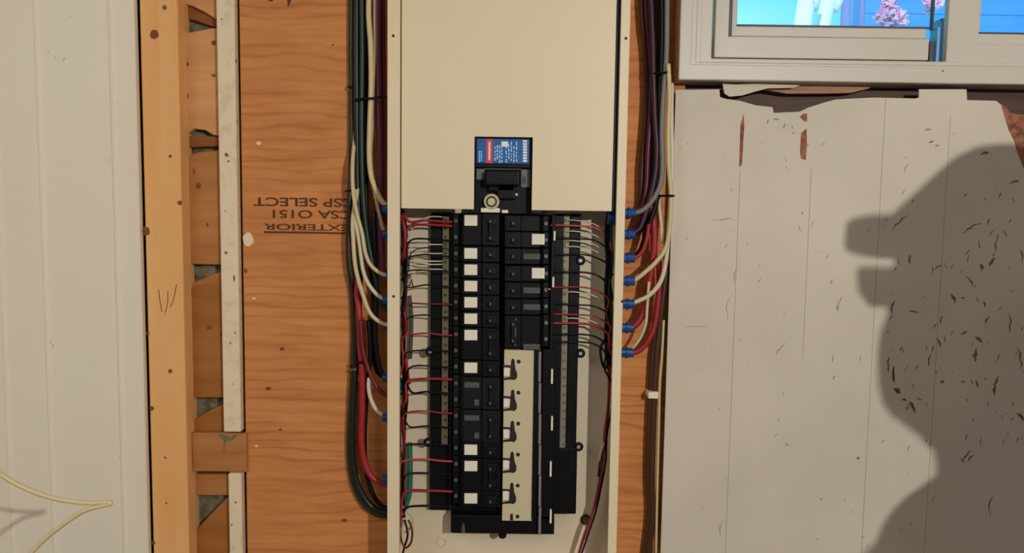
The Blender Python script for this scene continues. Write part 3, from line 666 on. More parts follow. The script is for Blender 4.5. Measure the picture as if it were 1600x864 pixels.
LW = [('red', 346, 332, 632, .03, 'topmost red wire entering the left breaker column', .0021), ('red', 352, 400, 634, .025, 'red wire just below the topmost red one, left column', .0019),
      ('black', 375, 440, 636, .032, 'black wire to the lower pole of the topmost left breaker', .0016), ('black', 400, 470, 633, .04, 'black wire to the second breaker down the left column', .0014),
      ('black', 388, 430, 641, .045, 'thin black wire between the first and second left breakers', .0009), ('black', 424, 500, 631, .028, 'black wire to the third breaker down the left column', .0013),
      ('black', 447, 380, 629, .035, 'black wire to the fourth breaker down the left column', .0013), ('dred', 475, 560, 628, .03, 'dark red wire to the fifth breaker down the left column', .0014),
      ('black', 495, 610, 634, .04, 'black wire to the sixth breaker down the left column', .0013), ('red', 523, 600, 627, .022, 'red wire to the upper pole of the seventh left breaker', .0015),
      ('black', 548, 620, 632, .03, 'black wire to the lower pole of the seventh left breaker', .0014), ('black', 573, 650, 636, .026, 'black wire to the eighth breaker down the left column', .0014),
      ('red', 592, 640, 633, .022, 'thick red wire to the first grey-printed left breaker', .0020), ('black', 614, 590, 637, .028, 'black wire to the lower pole of the first grey-printed left breaker', .0018),
      ('red', 645, 720, 629, .024, 'red wire to the second grey-printed left breaker', .0014), ('black', 667, 640, 633, .03, 'black wire to the lower pole of the second grey-printed left breaker', .0014),
      ('black', 695, 780, 628, .03, 'black wire to the eleventh breaker down the left column', .0015), ('salmon', 720, 800, 624, .024, 'orange-red wire level with the twelfth left breaker', .0016),
      ('black', 740, 790, 630, .03, 'black wire to the twelfth breaker down the left column', .0015), ('red', 767, 830, 628, .022, 'red wire to the bottom breaker of the left column', .0021),
      ('black', 791, 815, 630, .026, 'thick black wire just above the bottom left corner of the bus', .0019)]
for col, yl, ys, xb, d, lab, r in LW: lwire(col, yl, ys, xb, d, lab, 707, r)
for i, (ya_, yb2) in enumerate(((360, 338), (382, 381), (394, 395), (401, 407), (408, 412), (430, 420))):
    wire('neutral_wire', [(630, ya_ + 30, .05), (638, ya_ + 12, .045), (650, (ya_ + yb2) / 2, .048), (670, yb2 + 1, .048), (691, yb2 + 1, .061)], .0011, 'white', 'thin white wire on the upper left neutral bar, %s from the top' % ('topmost', 'second', 'third', 'fourth', 'fifth', 'lowest')[i], 'white neutral wires on the left')
# loose bundle running down the left gutter
def bundle(px_pts, cols, r, name, group, lab, jit=3, Y=.05, jy=.007):
    for i, c_ in enumerate(cols):
        ox, oy = random.uniform(-jit, jit) * 1.4, random.uniform(-jy, jy)
        pts = [(x + ox + random.uniform(-jit, jit) * .6, y, Y + oy) for x, y in px_pts]
        wire(name, pts, r, c_, lab(c_, i), group)
bundle([(626, 322), (630, 360), (629, 400), (632, 440), (628, 480), (630, 520), (628, 560), (632, 600)], ['black', 'dred', 'black', 'green', 'white', 'black'], .0021, 'gutter_wire', 'upper left gutter wires',
       lambda c_, i: '%s wire in the upper left gutter of the panel' % WN[c_])
bundle([(629, 590), (633, 620), (628, 660), (630, 700), (626, 750), (628, 800)], ['black', 'dred', 'black', 'white', 'black'], .0020, 'gutter_wire', 'lower left gutter wires',
       lambda c_, i: '%s wire in the lower left gutter of the panel' % WN[c_])
wire('gutter_wire', [(640, 462, .07), (643, 500, .07), (641, 560, .072)], .0032, 'greytext', 'short grey green conductor behind the left wires, upper half', None)
wire('gutter_wire', [(640, 692, .068), (641, 730, .066), (640, 770, .068), (634, 790, .07)], .0044, 'teal', 'thick green ground wire beside the lower left wires', None)
wire('gutter_wire', [(622, 335, .04), (630, 345, .025), (633, 372, .022), (631, 395, .03), (626, 415, .04)], .0028, 'red', 'thick red looped wire at the top left of the gutter', None)
wire('gutter_wire', [(622, 480, .045), (632, 490, .04), (634, 515, .04), (628, 540, .045)], .0030, 'dred', 'short thick dark red wire behind the left flange', None)
wire('gutter_wire', [(625, 540, .04), (634, 560, .032), (636, 578, .03), (640, 600, .03)], .0026, 'red', 'red wire curving down to the blue clamp inside the left', None)
wire('gutter_wire', [(628, 790, .04), (636, 800, .035), (645, 812, .035), (640, 826, .04), (632, 832, .045)], .0016, 'cream', 'cream looped wire at the bottom left of the panel', None)
wire('gutter_wire', [(622, 800, .04), (624, 830, .04), (632, 855, .035), (642, 848, .03), (644, 828, .03), (638, 812, .035)], .0018, 'dred', 'dark red wire looping at the bottom left of the panel', None)
wire('gutter_wire', [(632, 812, .045), (637, 835, .04), (631, 858, .04), (626, 880, .04)], .0018, 'black', 'black wire leaving the bottom left of the panel', None)
wire('gutter_wire', [(630, 425, .05), (640, 436, .05), (640, 446, .05), (634, 440, .05), (640, 430, .045), (646, 450, .05)], .0011, 'olive', 'small curled bare wire in the upper left gutter', None)
# clamp seen through the opening
def clamp(px, py, Y, label, w_=.020, h_=.013, group='blue cable clamps'):
    p = at(px, py, Y)
    t = thing('cable_clamp', label, 'cable clamp', p, group)
    MB().tube([p + Vector((-w_ / 2, 0, 0)), p + Vector((w_ / 2, 0, 0))], h_ / 2, 14, 1).build('sleeve', 'blue', t, .0008)
    MB().tube([p + Vector((-.0018, 0, 0)), p + Vector((.0018, 0, 0))], h_ / 2 + .002, 14, 1).build('collar', 'blue', t, .0006)
    return t
clamp(628, 602, .045, 'blue clamp inside the panel behind the left flange', group=None)
clamp(957, 338, .035, 'blue clamp inside the panel behind the top of the right flange', .016, .028, None)

# right hand wires
def rwire(col, yland, yend, xb, depth, lab, r=.0014, xl=860):
    pts = [(xl, yland, .044), (880, yland, .044), (905, yland + random.uniform(-1, 2), .046), (930, yland + 4, .05), (xb, yland + 18, depth)]
    n_ = max(1, int(abs(yend - yland) / 50))
    for k in range(1, n_ + 1): pts.append((xb + random.uniform(-3, 3), yland + 18 + (yend - yland - 18) * k / (n_ + 1), depth + random.uniform(-.005, .005)))
    pts.append((958, yend, .05))
    return wire('branch_wire', pts, r, col, lab, 'branch wires on the right of the panel')
RW = [('salmon', 352, 400, 951, .05, 'brownish red wire at the top of the right column', .0015), ('black', 372, 430, 949, .05, 'black wire to the upper white-labelled right breaker', .0014), ('black', 398, 470, 952, .045, 'black wire between the two white-labelled right breakers', .0014),
      ('black', 425, 500, 947, .05, 'black wire to the lower white-labelled right breaker', .0016), ('red', 449, 520, 950, .04, 'red wire from the bright copper terminal on the right', .0013), ('black', 475, 540, 952, .05, 'black wire just below the copper terminal on the right', .0014),
      ('red', 491, 545, 953, .035, 'upper of the two close red wires on the right', .0014), ('red', 505, 560, 951, .03, 'lower of the two close red wires on the right', .0020), ('black', 522, 570, 949, .04, 'upper of the two lowest black wires on the right', .0016), ('black', 534, 600, 946, .045, 'lowest black wire leaving the right column', .0016)]
for c_, yl, ye, xb, d, lab, r in RW: rwire(c_, yl, ye, xb, d, lab, r)
for i, yy in enumerate((345, 362, 377, 386, 457, 498)):
    wire('neutral_wire', [(884, yy, .052), (895, yy - 1, .046), (910, yy + 1, .048), (928, yy + 5, .055), (945, yy + 16, .062)], .0010, 'white', 'thin white wire on the right neutral bar, %s from the top' % ('topmost', 'second', 'third', 'fourth', 'fifth', 'lowest')[i], 'white neutral wires on the right')
bundle([(954, 332), (951, 370), (954, 410), (950, 450), (953, 490), (951, 530), (953, 570)], ['black', 'black', 'dred', 'black', 'green', 'black'], .0024, 'gutter_wire', 'upper right gutter wires', lambda c_, i: '%s wire in the upper right gutter of the panel' % WN[c_], 3, .05)
bundle([(953, 565), (954, 600), (952, 640), (947, 680), (944, 720), (938, 760), (928, 800), (916, 835), (902, 880)], ['dred', 'black', 'dred', 'red', 'red'], .0017, 'gutter_wire', 'long lower right gutter wires', lambda c_, i: '%s wire sweeping down the right side to the bottom' % WN[c_], 1.8, .055, .006)
wire('gutter_wire', [(946, 530, .05), (938, 545, .045), (941, 568, .045), (947, 575, .045), (950, 560, .05)], .0020, 'black', 'black wire end looped at the right below the breakers', None)
wire('gutter_wire', [(936, 720, .05), (939, 705, .045), (943, 692, .048)], .0022, 'white', 'short white wire end beside the lower right wires', None)
wire('gutter_wire', [(935, 745, .055), (937, 725, .055), (941, 700, .06)], .0018, 'green', 'short green wire end beside the lower right wires', None)
for px, py in ((857, 451), (866, 452), (858, 495), (857, 506), (857, 348)):
    pass
p = at(858, 452, .040); tag(MB().blob(p, .0028, .002, .0022).build('copper_end', 'copper', None, smoothf=True), 'bright bare copper wire end at the right breaker terminals', 'wire end')

# ------------------------------------------------------------------ cables outside, left
LC = [('olive', .0050, .085, [(550, -420), (550, -60), (549, 60), (550, 150), (549, 260), (546, 330), (545, 400), (549, 440), (553, 500), (552, 570), (548, 640), (546, 700), (551, 750), (566, 785), (588, 803), (616, 806)], 'olive dark cable hugging the plywood, outermost on the left'),
      ('dgreen', .0058, .075, [(558, -420), (558, -60), (557, 80), (558, 200), (559, 290), (562, 380), (561, 460), (557, 540), (552, 620), (550, 690), (555, 745), (572, 782), (592, 798), (618, 803)], 'thick dark green cable sweeping down the left of the panel'),
      ('green', .0042, .065, [(565, -420), (565, -60), (566, 80), (565, 200), (567, 300), (574, 370), (586, 430), (594, 470), (612, 490)], 'green cable behind the white ones left of the panel'),
      ('black', .0044, .078, [(571, -420), (571, -60), (572, 100), (572, 220), (572, 320), (578, 400), (584, 470), (584, 540), (590, 580), (612, 592)], 'black cable between the green and the white cables'),
      ('cream', .0044, .055, [(577, -420), (577, -60), (576, 20), (579, 70), (580, 130), (578, 190), (577, 240), (580, 275), (589, 300), (600, 318), (616, 326)], 'cream cable running straight down beside the panel, upper left'),
      ('pinkish', .0034, .060, [(586, -420), (586, -60), (586, 30), (586, 80), (583, 130), (581, 170), (581, 200), (579, 240), (582, 280), (592, 330), (600, 360), (616, 366)], 'pinkish white cable beside the cream one, upper left'),
      ('purple', .0048, .062, [(592, -420), (592, -60), (591, 60), (592, 150), (594, 250), (593, 330), (597, 400), (600, 425), (616, 432)], 'dark purple cable next to the panel side'),
      ('grey', .0042, .070, [(592, -420), (591, -60), (590, 60), (590, 170), (593, 230), (594, 300), (594, 350), (600, 380), (616, 390)], 'dark grey cable below the zip tie beside the panel'),
      ('dred', .0040, .075, [(598, -420), (598, -60), (599, 80), (600, 200), (600, 300), (603, 345), (618, 352)], 'dark red cable squeezed against the panel side'),
      ('cream', .0032, .045, [(558, 130, .0905), (555, 205, .084), (551, 255, .055), (552, 300), (558, 335), (566, 365), (571, 395), (580, 415), (597, 428), (614, 431)], 'thin cream cable ending at the upper blue clamp, left'),
      ('white', .0033, .050, [(562, 250, .088), (554, 318, .066), (556, 345), (562, 385), (568, 425), (580, 450), (597, 466), (614, 469)], 'white cable ending at the middle blue clamp, left'),
      ('cream', .0034, .042, [(565, 270, .084), (552, 335, .056), (552, 375), (556, 420), (567, 460), (579, 490), (597, 505), (614, 508)], 'cream cable ending at the lower blue clamp of three, left'),
      ('red', .0052, .058, [(568, 350, .086), (562, 420, .082), (558, 455, .070), (561, 485), (563, 540), (566, 590), (566, 640), (565, 690), (571, 725), (584, 748), (612, 760)], 'thick red cable bending in at the lower left of panel'),
      ('dred', .0036, .048, [(563, 500), (567, 545), (575, 575), (586, 600), (599, 615), (614, 618)], 'dark red cable crossing over to the left flange'),
      ('white', .0035, .052, [(577, 590), (576, 605), (579, 622), (586, 637), (596, 647), (612, 650)], 'short white cable end beside the dark red cable'),
      ('navy', .0046, .072, [(584, 330), (586, 400), (588, 460), (586, 520), (590, 560), (598, 585), (614, 590)], 'dark navy cable deep behind the white ones'),
      ('black', .0040, .068, [(576, 500), (578, 560), (574, 600), (570, 680), (573, 740), (586, 778), (604, 795), (618, 798)], 'black cable behind the thick red one, lower left'),
      ]
for c_, r, Y, pts, lab in LC: wire('supply_cable', pts, r, c_, lab, 'cables on the left of the panel', 'cable', Y)
for i, y in enumerate((327, 366, 431, 469, 508, 590, 652, 748)):
    clamp(606, y, .05, 'blue cable clamp on the left side of the panel, %s from the top' % ('topmost', 'second', 'third', 'fourth', 'fifth', 'sixth', 'seventh', 'lowest')[i], .017, .014, 'blue clamps on the left side')
def tie(pts, r, label, m_='black', group=None):
    o = MB().tube([P(*p) for p in pts], r, 8, 4).build('zip_tie', m_, None, smoothf=True); return tag(o, label, 'zip tie', group)
tie([(554, 157, .07), (557, 155, .060), (566, 154, .052), (580, 153.5, .044), (592, 152, .050), (603, 151.5, .060)], .0017, 'black zip tie round the cables at the upper left')
tie([(543, 135.5, .088), (546, 135.5, .076), (552, 136, .072), (556, 137, .076)], .0015, 'small black zip tie on the olive cable, upper left')
tie([(540, 299, .088), (543, 298, .078), (550, 297, .074), (556, 297, .078)], .0015, 'small black zip tie on the olive cable beside the stamp')
tie([(547, 572, .082), (553, 568, .060), (560, 566, .050), (569, 566, .048)], .0022, 'black zip tie round the thick red cable')
tie([(546, 579, .085), (549, 578, .074), (556, 577, .066)], .0026, 'olive cable clip on the plywood beside the red cable', 'brass')

# ------------------------------------------------------------------ cables outside, right
RC = [('brown', .0050, .080, [(1002, -420), (1002, -60), (1004, 30), (1009, 80), (1011, 140), (1008, 200), (1003, 260), (1002, 300), (1000, 325), (985, 333), (966, 335)], 'brown cable on the inner edge of the right cables'),
      ('purple', .0040, .068, [(1009, -420), (1009, -60), (1011, 20), (1015, 70), (1018, 120), (1016, 180), (1012, 240), (1010, 290), (1004, 322), (990, 333), (968, 335)], 'plum coloured cable, second of the right cables'),
      ('plum', .0044, .056, [(1016, -420), (1016, -60), (1018, 20), (1020, 70), (1021, 120), (1023, 180), (1026, 230), (1024, 270), (1018, 300), (1006, 340), (996, 360), (970, 366)], 'dark plum cable in the middle of the right cables'),
      ('navy', .0050, .080, [(1024, -420), (1024, -60), (1026, 40), (1027, 100), (1026, 160), (1022, 220), (1018, 280), (1010, 320), (1000, 355), (986, 366), (968, 368)], 'navy cable in the middle of the right cables'),
      ('black', .0050, .062, [(1033, -420), (1033, -60), (1034, 30), (1033, 100), (1030, 150), (1029, 200), (1025, 260), (1026, 310), (1014, 352), (1002, 390), (988, 402), (968, 404)], 'black cable right of the navy cable'),
      ('grey', .0042, .054, [(1042, -420), (1042, -60), (1042, 30), (1041, 90), (1037, 140), (1034, 200), (1035, 260), (1031, 290), (1020, 312), (1006, 327), (990, 333), (968, 334)], 'grey cable curving in to the topmost right clamp'),
      ('cream', .0038, .048, [(1044, 100), (1046, 150), (1044, 210), (1045, 260), (1048, 300), (1047, 345), (1041, 385), (1026, 408), (1008, 425), (990, 438), (968, 441)], 'cream cable curving in to the fourth right clamp'),
      ('white', .0038, .052, [(1049, 130), (1049, 200), (1050, 250), (1048, 310), (1044, 370), (1040, 410), (1032, 440), (1016, 460), (1000, 469), (988, 473), (968, 475)], 'white cable curving in to the fifth right clamp'),
      ('white', .0026, .064, [(1031, 280), (1030, 320), (1033, 350), (1034, 380)], 'short thin white cable behind the red ones at right'),
      ('red', .0062, .066, [(1018, 320), (1021, 350), (1022, 380), (1020, 405), (1014, 440), (1008, 470), (1004, 490), (995, 505), (985, 511), (968, 513)], 'thick red cable, left one of the right side reds'),
      ('red', .0034, .050, [(1014, 350), (1010, 375), (1004, 392), (995, 401), (985, 404), (968, 405)], 'thin red cable curving in to the third right clamp'),
      ('red', .0050, .070, [(1029, 400), (1030, 440), (1027, 480), (1022, 510), (1014, 530), (1002, 545), (988, 551), (968, 552)], 'red cable, outer one, curving in to the lowest right clamp'),
      ('cream', .0026, .055, [(1014, 440), (1011, 480), (1009, 505), (1002, 525), (994, 537), (985, 546), (968, 549)], 'thin cream cable just inside the outer red one'),
      ('green', .0040, .074, [(1014, 320), (1010, 340), (1004, 356), (990, 366), (968, 367)], 'short green cable at the second right clamp'),
      ('brown', .0058, .082, [(1042, 420), (1036, 460), (1029, 520), (1024, 580), (1021, 640), (1019, 700), (1018, 760), (1020, 800), (1016, 840), (1008, 900)], 'thick dark brown cable running down the right plywood edge'),
      ('brown', .0040, .084, [(1036, 440), (1027, 500), (1019, 560), (1016, 620), (1013, 690), (1012, 750), (1014, 800), (1009, 850), (1002, 900)], 'dark brown cable just left of the thick one, lower right'),
      ('cream', .0022, .078, [(1037, 500), (1034, 560), (1031, 600), (1029, 680), (1027, 760), (1025, 860), (1024, 900)], 'thin cream cable beside the edge of the painted wall')]
for c_, r, Y, pts, lab in RC: wire('supply_cable', pts, r, c_, lab, 'cables on the right of the panel', 'cable', Y)
for i, y in enumerate((333, 366, 403, 439, 475, 512, 551)):
    clamp(982.5 - i * .6, y, .05, 'blue cable clamp on the right side of the panel, %s from the top' % ('topmost', 'second', 'third', 'fourth', 'fifth', 'sixth', 'lowest')[i], .022, .0155, 'blue clamps on the right side')
tie([(1010, 114, .070), (1020, 115, .054), (1032, 114, .048), (1042, 113, .046), (1049, 112.5, .052)], .0018, 'black zip tie round the right cables beside the window')
tie([(1030, 306, .056), (1036, 306, .048), (1044, 305.5, .042), (1051, 306, .042), (1053, 306, .050)], .0018, 'black zip tie round the two pale right cables')
cl = MB().box(X(1013, .068, 617), X(1029, .068, 617), .068, .0945, Z(623, .068, 1020), Z(613, .068, 1020)).build('cable_clip', 'label', None, .0012)
tag(cl, 'small white plastic clip over the brown cables on the right', 'cable clip')

# loop of cream cable hanging in front of the left panelling
YV = -.40
def V3(px, py, Y): return at(px, py, Y)
o = MB().tube([V3(-260, 560, YV + .02), V3(-120, 660, YV), V3(-4, 738, YV), V3(40, 763, YV), V3(90, 780, YV), V3(140, 786, YV), V3(168, 785, YV), V3(172, 787.5, YV), V3(160, 790, YV), V3(128, 800, YV), V3(90, 826, YV), V3(62, 850, YV), V3(36, 880, YV), V3(-40, 980, YV + .02)], .0025, 10, 8).build('cable_loop', 'cream', None, smoothf=True)
tag(o, 'cream cable bent to a point in front of the left white panelling', 'cable')

# ------------------------------------------------------------------ person at the right, out of frame, throwing the shadow
MAG = 1.65
def SP(px, py):
    s_ = at(px, py, YT); return LAMP + (s_ - LAMP) / MAG
PY = SP(1400, 500).y
body_x = SP(1460, 720).x + .062
chz = SP(1400, 650).z
pr = thing('person', 'person in a cap, glasses and work jacket standing right of the camera', 'person', (body_x, PY, 0))
def loft(secs, n=24, cap=True, expo=2.3):
    """secs: (z, xfront, xback, halfwidth)"""
    b = MB(); rings = []
    for (z, xf, xb, hw) in secs:
        cx, hx = (xf + xb) / 2, (xb - xf) / 2; ring = []
        for k in range(n):
            a = 2 * PI * k / n; c_, s_ = math.cos(a), math.sin(a)
            ring.append(b.bm.verts.new((cx - hx * math.copysign(abs(c_) ** (2 / expo), c_), PY + hw * math.copysign(abs(s_) ** (2 / expo), s_), z)))
        rings.append(ring)
    for a, c_ in zip(rings, rings[1:]):
        for k in range(n): b.bm.faces.new([a[k], a[(k + 1) % n], c_[(k + 1) % n], c_[k]])
    b.bm.faces.new(rings[0][::-1]); b.bm.faces.new(rings[-1]); return b
piv = SP(1462, 740) + Vector((.06, 0, 0))
ray = (piv - LAMP).normalized(); rot = Vector((0, 1, 0)).rotation_difference(ray); ksc = Vector((0, 1, 0)).dot(ray)
def tilt(o_):
    # the head leans a little toward the wall, about the neck
    off = parent_loc(o_)
    for v in o_.data.vertices: v.co = piv + rot @ (v.co + off - piv) - off
def pf(px, py):
    # lamp ray toward the wall point, met with the leaning plane of the head, in the upright frame
    d = at(px, py, YT) - LAMP; P_ = LAMP + d * ((piv - LAMP).dot(ray) / d.dot(ray)); q_ = piv + rot.inverted() @ (P_ - piv)
    return q_.z, q_.x
hb = body_x
head = []
for (px, py, back, hw) in ((1470, 770, .075, .060), (1462, 740, .072, .058), (1462, 715, .075, .058), (1450, 690, .085, .060), (1424, 668, .09, .062), (1400, 652, .095, .064), (1386, 636, .10, .066), (1380, 600, .105, .070), (1381, 560, .11, .074), (1383, 520, .115, .077), (1384, 490, .118, .078), (1392, 470, .12, .079), (1400, 440, .121, .079), (1396, 412, .121, .079), (1400, 380, .118, .078), (1410, 345, .112, .074), (1440, 305, .098, .064), (1480, 272, .075, .048), (1520, 255, .04, .025)):
    z, x = pf(px, py); head.append((z, x, hb + back, hw))
hm = loft(head)
def ellips(c, rx, ry, rz): hm.blob(c, rx, ry, rz, 14)
z, x = pf(1376, 452); ellips((x + .004, PY, z), .012, .010, .016); ellips((x + .006, PY, z - .006), .012, .013, .008)        # nose
for s in (-1, 1):
    ellips((hb + .012, PY + s * .080, pf(1400, 480)[0]), .018, .007, .030)                                                # ears
z, x = pf(1378, 545); ellips((x + .008, PY, z), .010, .024, .006)                                                         # lips
# body under the clothes: skeleton chains grown with the skin modifier, then welded by remeshing
def skin(chains, name, m_, parent, sub=1, remesh=None):
    me = bpy.data.meshes.new(name); vs, es, rad = [], [], []
    idx = {}
    off = parent_loc(parent)
    for ch in chains:
        prev = None
        for (x_, y_, z_, r_) in ch:
            k = (round(x_, 4), round(y_, 4), round(z_, 4))
            if k not in idx: idx[k] = len(vs); vs.append(Vector((x_, y_, z_)) - off); rad.append(r_)
            if prev is not None: es.append((prev, idx[k]))
            prev = idx[k]
    me.from_pydata(vs, es, []); o = bpy.data.objects.new(name, me); C.objects.link(o); o.parent = parent
    md = o.modifiers.new('skin', 'SKIN'); md.use_smooth_shade = True
    for i, r_ in enumerate(rad):
        r2 = r_ if isinstance(r_, tuple) else (r_, r_)
        me.skin_vertices[0].data[i].radius = r2
    me.skin_vertices[0].data[0].use_root = True
    if sub: s_ = o.modifiers.new('sub', 'SUBSURF'); s_.levels = sub; s_.render_levels = sub
    me.materials.append(M[m_]); return o
bx, by = body_x + .02, PY
sh = chz - .075
def arm(s):
    return (bx, by + s * .165, sh - .045, .050), (bx + .005, by + s * .225, sh - .32, .040), (bx - .035, by + s * .225, sh - .565, .028)
body_ch = [[(bx, by, .95, .11), (bx, by, 1.10, .10), (bx, by, 1.24, .105), (bx, by, sh - .05, .085), (bx - .01, by, chz - .04, .055), (bx - .01, by, chz + .03, .05)]]
for s in (-1, 1):
    S, E, Wr = arm(s)
    body_ch.append([(bx, by, sh - .05, .085), S, ((S[0] + E[0]) / 2, (S[1] + E[1]) / 2, (S[2] + E[2]) / 2, .044), E, ((Wr[0] + E[0]) / 2, (Wr[1] + E[1]) / 2, (Wr[2] + E[2]) / 2, .036), Wr, (Wr[0] - .006, Wr[1], Wr[2] - .05, (.034, .020)), (Wr[0] - .01, Wr[1], Wr[2] - .085, (.036, .017))])
    body_ch.append([(bx, by, .95, .11), (bx, by + s * .09, .88, .082), (bx - .01, by + s * .10, .68, .070), (bx - .01, by + s * .105, .48, .052), (bx + .005, by + s * .11, .28, .048), (bx + .015, by + s * .11, .09, .036), (bx + .0, by + s * .115, .05, .036), (bx - .10, by + s * .125, .035, .030)])
bo = skin(body_ch, 'body_base', 'skin', None, 1)
# hands: palm plus five separate bent fingers, each its own chain
hand_objs = []
for s in (-1, 1):
    S, E, Wr = arm(s)
    px_, py_, pz_ = Wr[0] - .010, Wr[1], Wr[2] - .080
    for ln, ox in ((.070, -.028), (.078, -.009), (.073, .010), (.058, .027)):
        hand_objs.append(skin([[(px_ + ox * .8, py_, pz_ + .012, .0115), (px_ + ox, py_, pz_ - .014, .0100), (px_ + ox - .003, py_ - s * .004, pz_ - .014 - ln * .42, .0092),
                                (px_ + ox - .004, py_ - s * .014, pz_ - .014 - ln * .74, .0086), (px_ + ox - .004, py_ - s * .027, pz_ - .014 - ln * .95, .0078)]], 'finger', 'skin', None, 1))
    hand_objs.append(skin([[(px_ - .018, py_ - s * .004, pz_ + .050, .014), (px_ - .040, py_ - s * .012, pz_ + .026, .0125), (px_ - .050, py_ - s * .018, pz_ - .002, .0105), (px_ - .050, py_ - s * .022, pz_ - .026, .0092)]], 'thumb', 'skin', None, 1))
hm_o = hm.build('head_tmp', 'skin', None, smoothf=True)
tilt(hm_o)
# weld everything into one continuous skin
deps = bpy.context.evaluated_depsgraph_get(); bpy.context.view_layer.update(); deps.update()
bmj = bmesh.new()
for o in [bo, hm_o] + hand_objs:
    me = bpy.data.meshes.new_from_object(o.evaluated_get(deps)); me.transform(Matrix.Translation(o.location)); bmj.from_mesh(me); bpy.data.meshes.remove(me)
for o in [bo, hm_o] + hand_objs: bpy.data.objects.remove(o)
bmesh.ops.translate(bmj, verts=bmj.verts, vec=-pr.location)
me = bpy.data.meshes.new('body'); bmj.to_mesh(me); bmj.free(); me.materials.append(M['skin'])
body = bpy.data.objects.new('body', me); C.objects.link(body); body.parent = pr
rm = body.modifiers.new('weld', 'REMESH'); rm.mode = 'VOXEL'; rm.voxel_size = .0045; rm.use_smooth_shade = True
smo = body.modifiers.new('smooth', 'SMOOTH'); smo.factor = .5; smo.iterations = 3
# eyes, cap, beard, glasses, clothes
z, x = pf(1392, 450)
for s in (-1, 1): tilt(MB().blob((x + .014, PY + s * .032, z), .012, .012, .011, 12).build('eye', 'label', pr, smoothf=True))
cp = []
for (px, py, back, hw) in ((1393, 400, .128, .085), (1393, 345, .124, .084), (1397, 335, .122, .083), (1412, 322, .117, .080), (1432, 303, .110, .075), (1460, 277, .095, .064), (1490, 250, .070, .047), (1520, 234, .04, .028), (1548, 228, .015, .012)):
    z, x = pf(px, py); cp.append((z, x, hb + back, hw))
capo = loft(cp).build('cap', 'cap', pr, smoothf=True); tilt(capo)
b = MB(); za = pf(1395, 342)[0]; zl = pf(1395, 400)[0]; xa = pf(1393, 370)[1]; xt = pf(1320, 380)[1]
n_ = 14; topr, botr = [], []
for k in range(n_ + 1):
    a = -PI / 2 + PI * k / n_; hwid = .076
    ex = xa + .02 - (xa + .02 - xt) * math.cos(a) ** .8 if math.cos(a) > 0 else xa + .02
    dz = -.010 * abs(math.sin(a)) ** 2
    topr.append(b.bm.verts.new((ex, PY + hwid * math.sin(a), za * .85 + zl * .15 + dz * .3))); botr.append(b.bm.verts.new((ex, PY + hwid * math.sin(a), zl + .005 - dz * .3)))
for k in range(n_): b.bm.faces.new([topr[k], topr[k + 1], botr[k + 1], botr[k]])
b.bm.faces.new(topr); b.bm.faces.new(botr[::-1]); b.bm.faces.new([topr[0], botr[0], botr[-1], topr[-1]])
tilt(b.build('visor', 'cap', capo, .004))
b = MB(); z1_, x1_ = pf(1352, 430); z0_, _ = pf(1352, 468); x2_ = pf(1395, 440)[1]
for s in (-1, 1):
    b.box(x1_, x1_ + .004, PY + s * .008 if s > 0 else PY - .062, PY + .062 if s > 0 else PY - .008, z0_, z1_)
    b.box(x1_, hb + .02, PY + s * .082 - .0015, PY + s * .082 + .0015, z0_ if False else (z0_ + z1_) / 2 - .002, (z0_ + z1_) / 2 + .006)
    b.box(x1_, x2_ + .01, PY + s * .062 - .001, PY + s * .062 + .001, z0_, z1_)
    b.box(x1_, x1_ + .004, min(PY + s * .06, PY + s * .083), max(PY + s * .06, PY + s * .083), (z0_ + z1_) / 2 - .004, (z0_ + z1_) / 2 + .008)
b.box(x1_, x1_ + .004, PY - .009, PY + .009, z1_ - .008, z1_ - .002)
tilt(b.build('safety_glasses', 'black2', pr, .001))
bd = []
for (px, py, back, hw) in ((1452, 700, .02, .050), (1436, 682, .045, .060), (1412, 664, .06, .067), (1392, 650, .07, .070), (1379, 632, .075, .073), (1372, 600, .07, .076), (1370, 560, .05, .078), (1374, 525, .02, .074), (1380, 505, -.02, .050)):
    z, x = pf(px, py); bd.append((z, x, hb + back, hw))
tilt(loft(bd).build('beard', 'hair', pr, smoothf=True))
fx = pf(1322, 888)[1] + .012
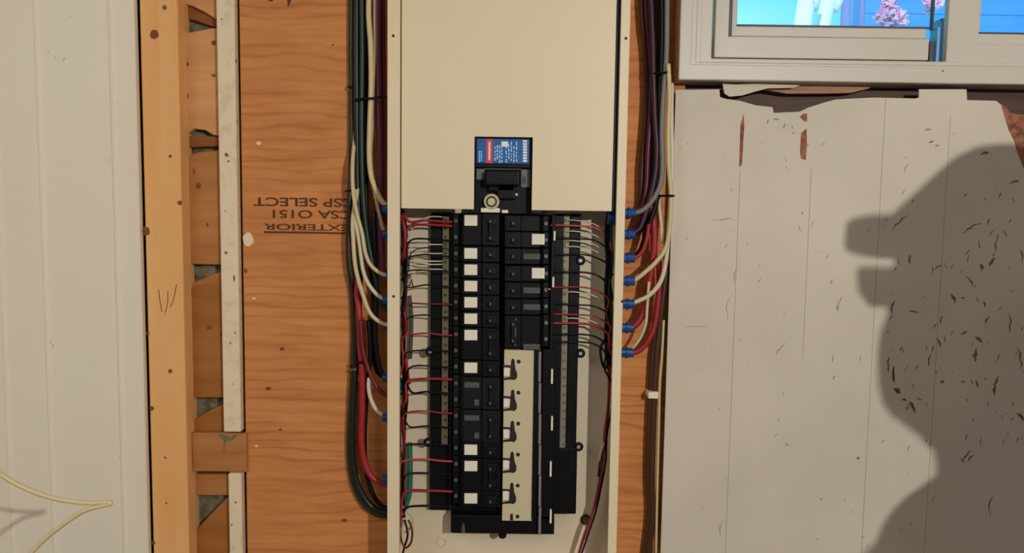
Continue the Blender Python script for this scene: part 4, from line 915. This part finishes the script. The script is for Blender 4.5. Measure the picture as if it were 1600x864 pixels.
js = [(.84, bx - .135, bx + .135, .190), (.95, bx - .130, bx + .130, .185), (1.08, bx - .135, bx + .125, .185), (1.22, fx - .01, bx + .135, .198), (sh - .13, fx, bx + .135, .212), (sh - .06, fx + .012, bx + .130, .208), (sh - .015, bx - .085, bx + .115, .170), (sh + .02, bx - .070, bx + .090, .105), (sh + .045, bx - .05, bx + .075, .070)]
jo = loft(js, 32).build('jacket', 'jacket', pr, smoothf=True)
for s in (-1, 1):
    S, E, Wr = arm(s)
    skin([[(bx, by + s * .13, sh - .07, .07), (S[0], S[1] + s * .01, S[2] - .01, .078), ((S[0] + E[0]) / 2, (S[1] + E[1]) / 2, (S[2] + E[2]) / 2, .068), (E[0], E[1], E[2], .062), ((Wr[0] + E[0]) / 2, (Wr[1] + E[1]) / 2, (Wr[2] + E[2]) / 2, .052), (Wr[0], Wr[1], Wr[2] + .015, .044)]], 'sleeve', 'jacket', jo, 2)
# front of the jacket collar and chest as the shadow shows it
cs = []
for (px, py, back, hw) in ((1320, 890, .10, .11), (1352, 862, .10, .105), (1392, 824, .10, .095), (1424, 793, .09, .085), (1452, 766, .085, .076), (1464, 748, .08, .070)):
    z, x = pf(px, py); cs.append((z, x, hb + back, hw))
z, x = pf(1275, 960); cs = [(z, x + .03, hb + .08, .10)] + cs
tilt(loft(cs).build('jacket_collar', 'jacket', pr, smoothf=True))
tr_ = [[(bx, by, .99, (.16, .125)), (bx, by, .90, (.17, .13))]]
for s in (-1, 1):
    tr_.append([(bx, by, .90, (.16, .12)), (bx, by + s * .092, .80, .098), (bx - .01, by + s * .10, .62, .084), (bx - .01, by + s * .105, .46, .070), (bx + .005, by + s * .11, .25, .066), (bx + .012, by + s * .11, .11, .064)])
skin(tr_, 'trousers', 'denim', pr, 2)
for s in (-1, 1):
    skin([[(bx + .018, by + s * .112, .16, .052), (bx + .018, by + s * .112, .07, .050), (bx - .02, by + s * .115, .047, .046), (bx - .09, by + s * .122, .045, .045), (bx - .14, by + s * .126, .042, .038)]], 'boot', 'boot', pr, 2)
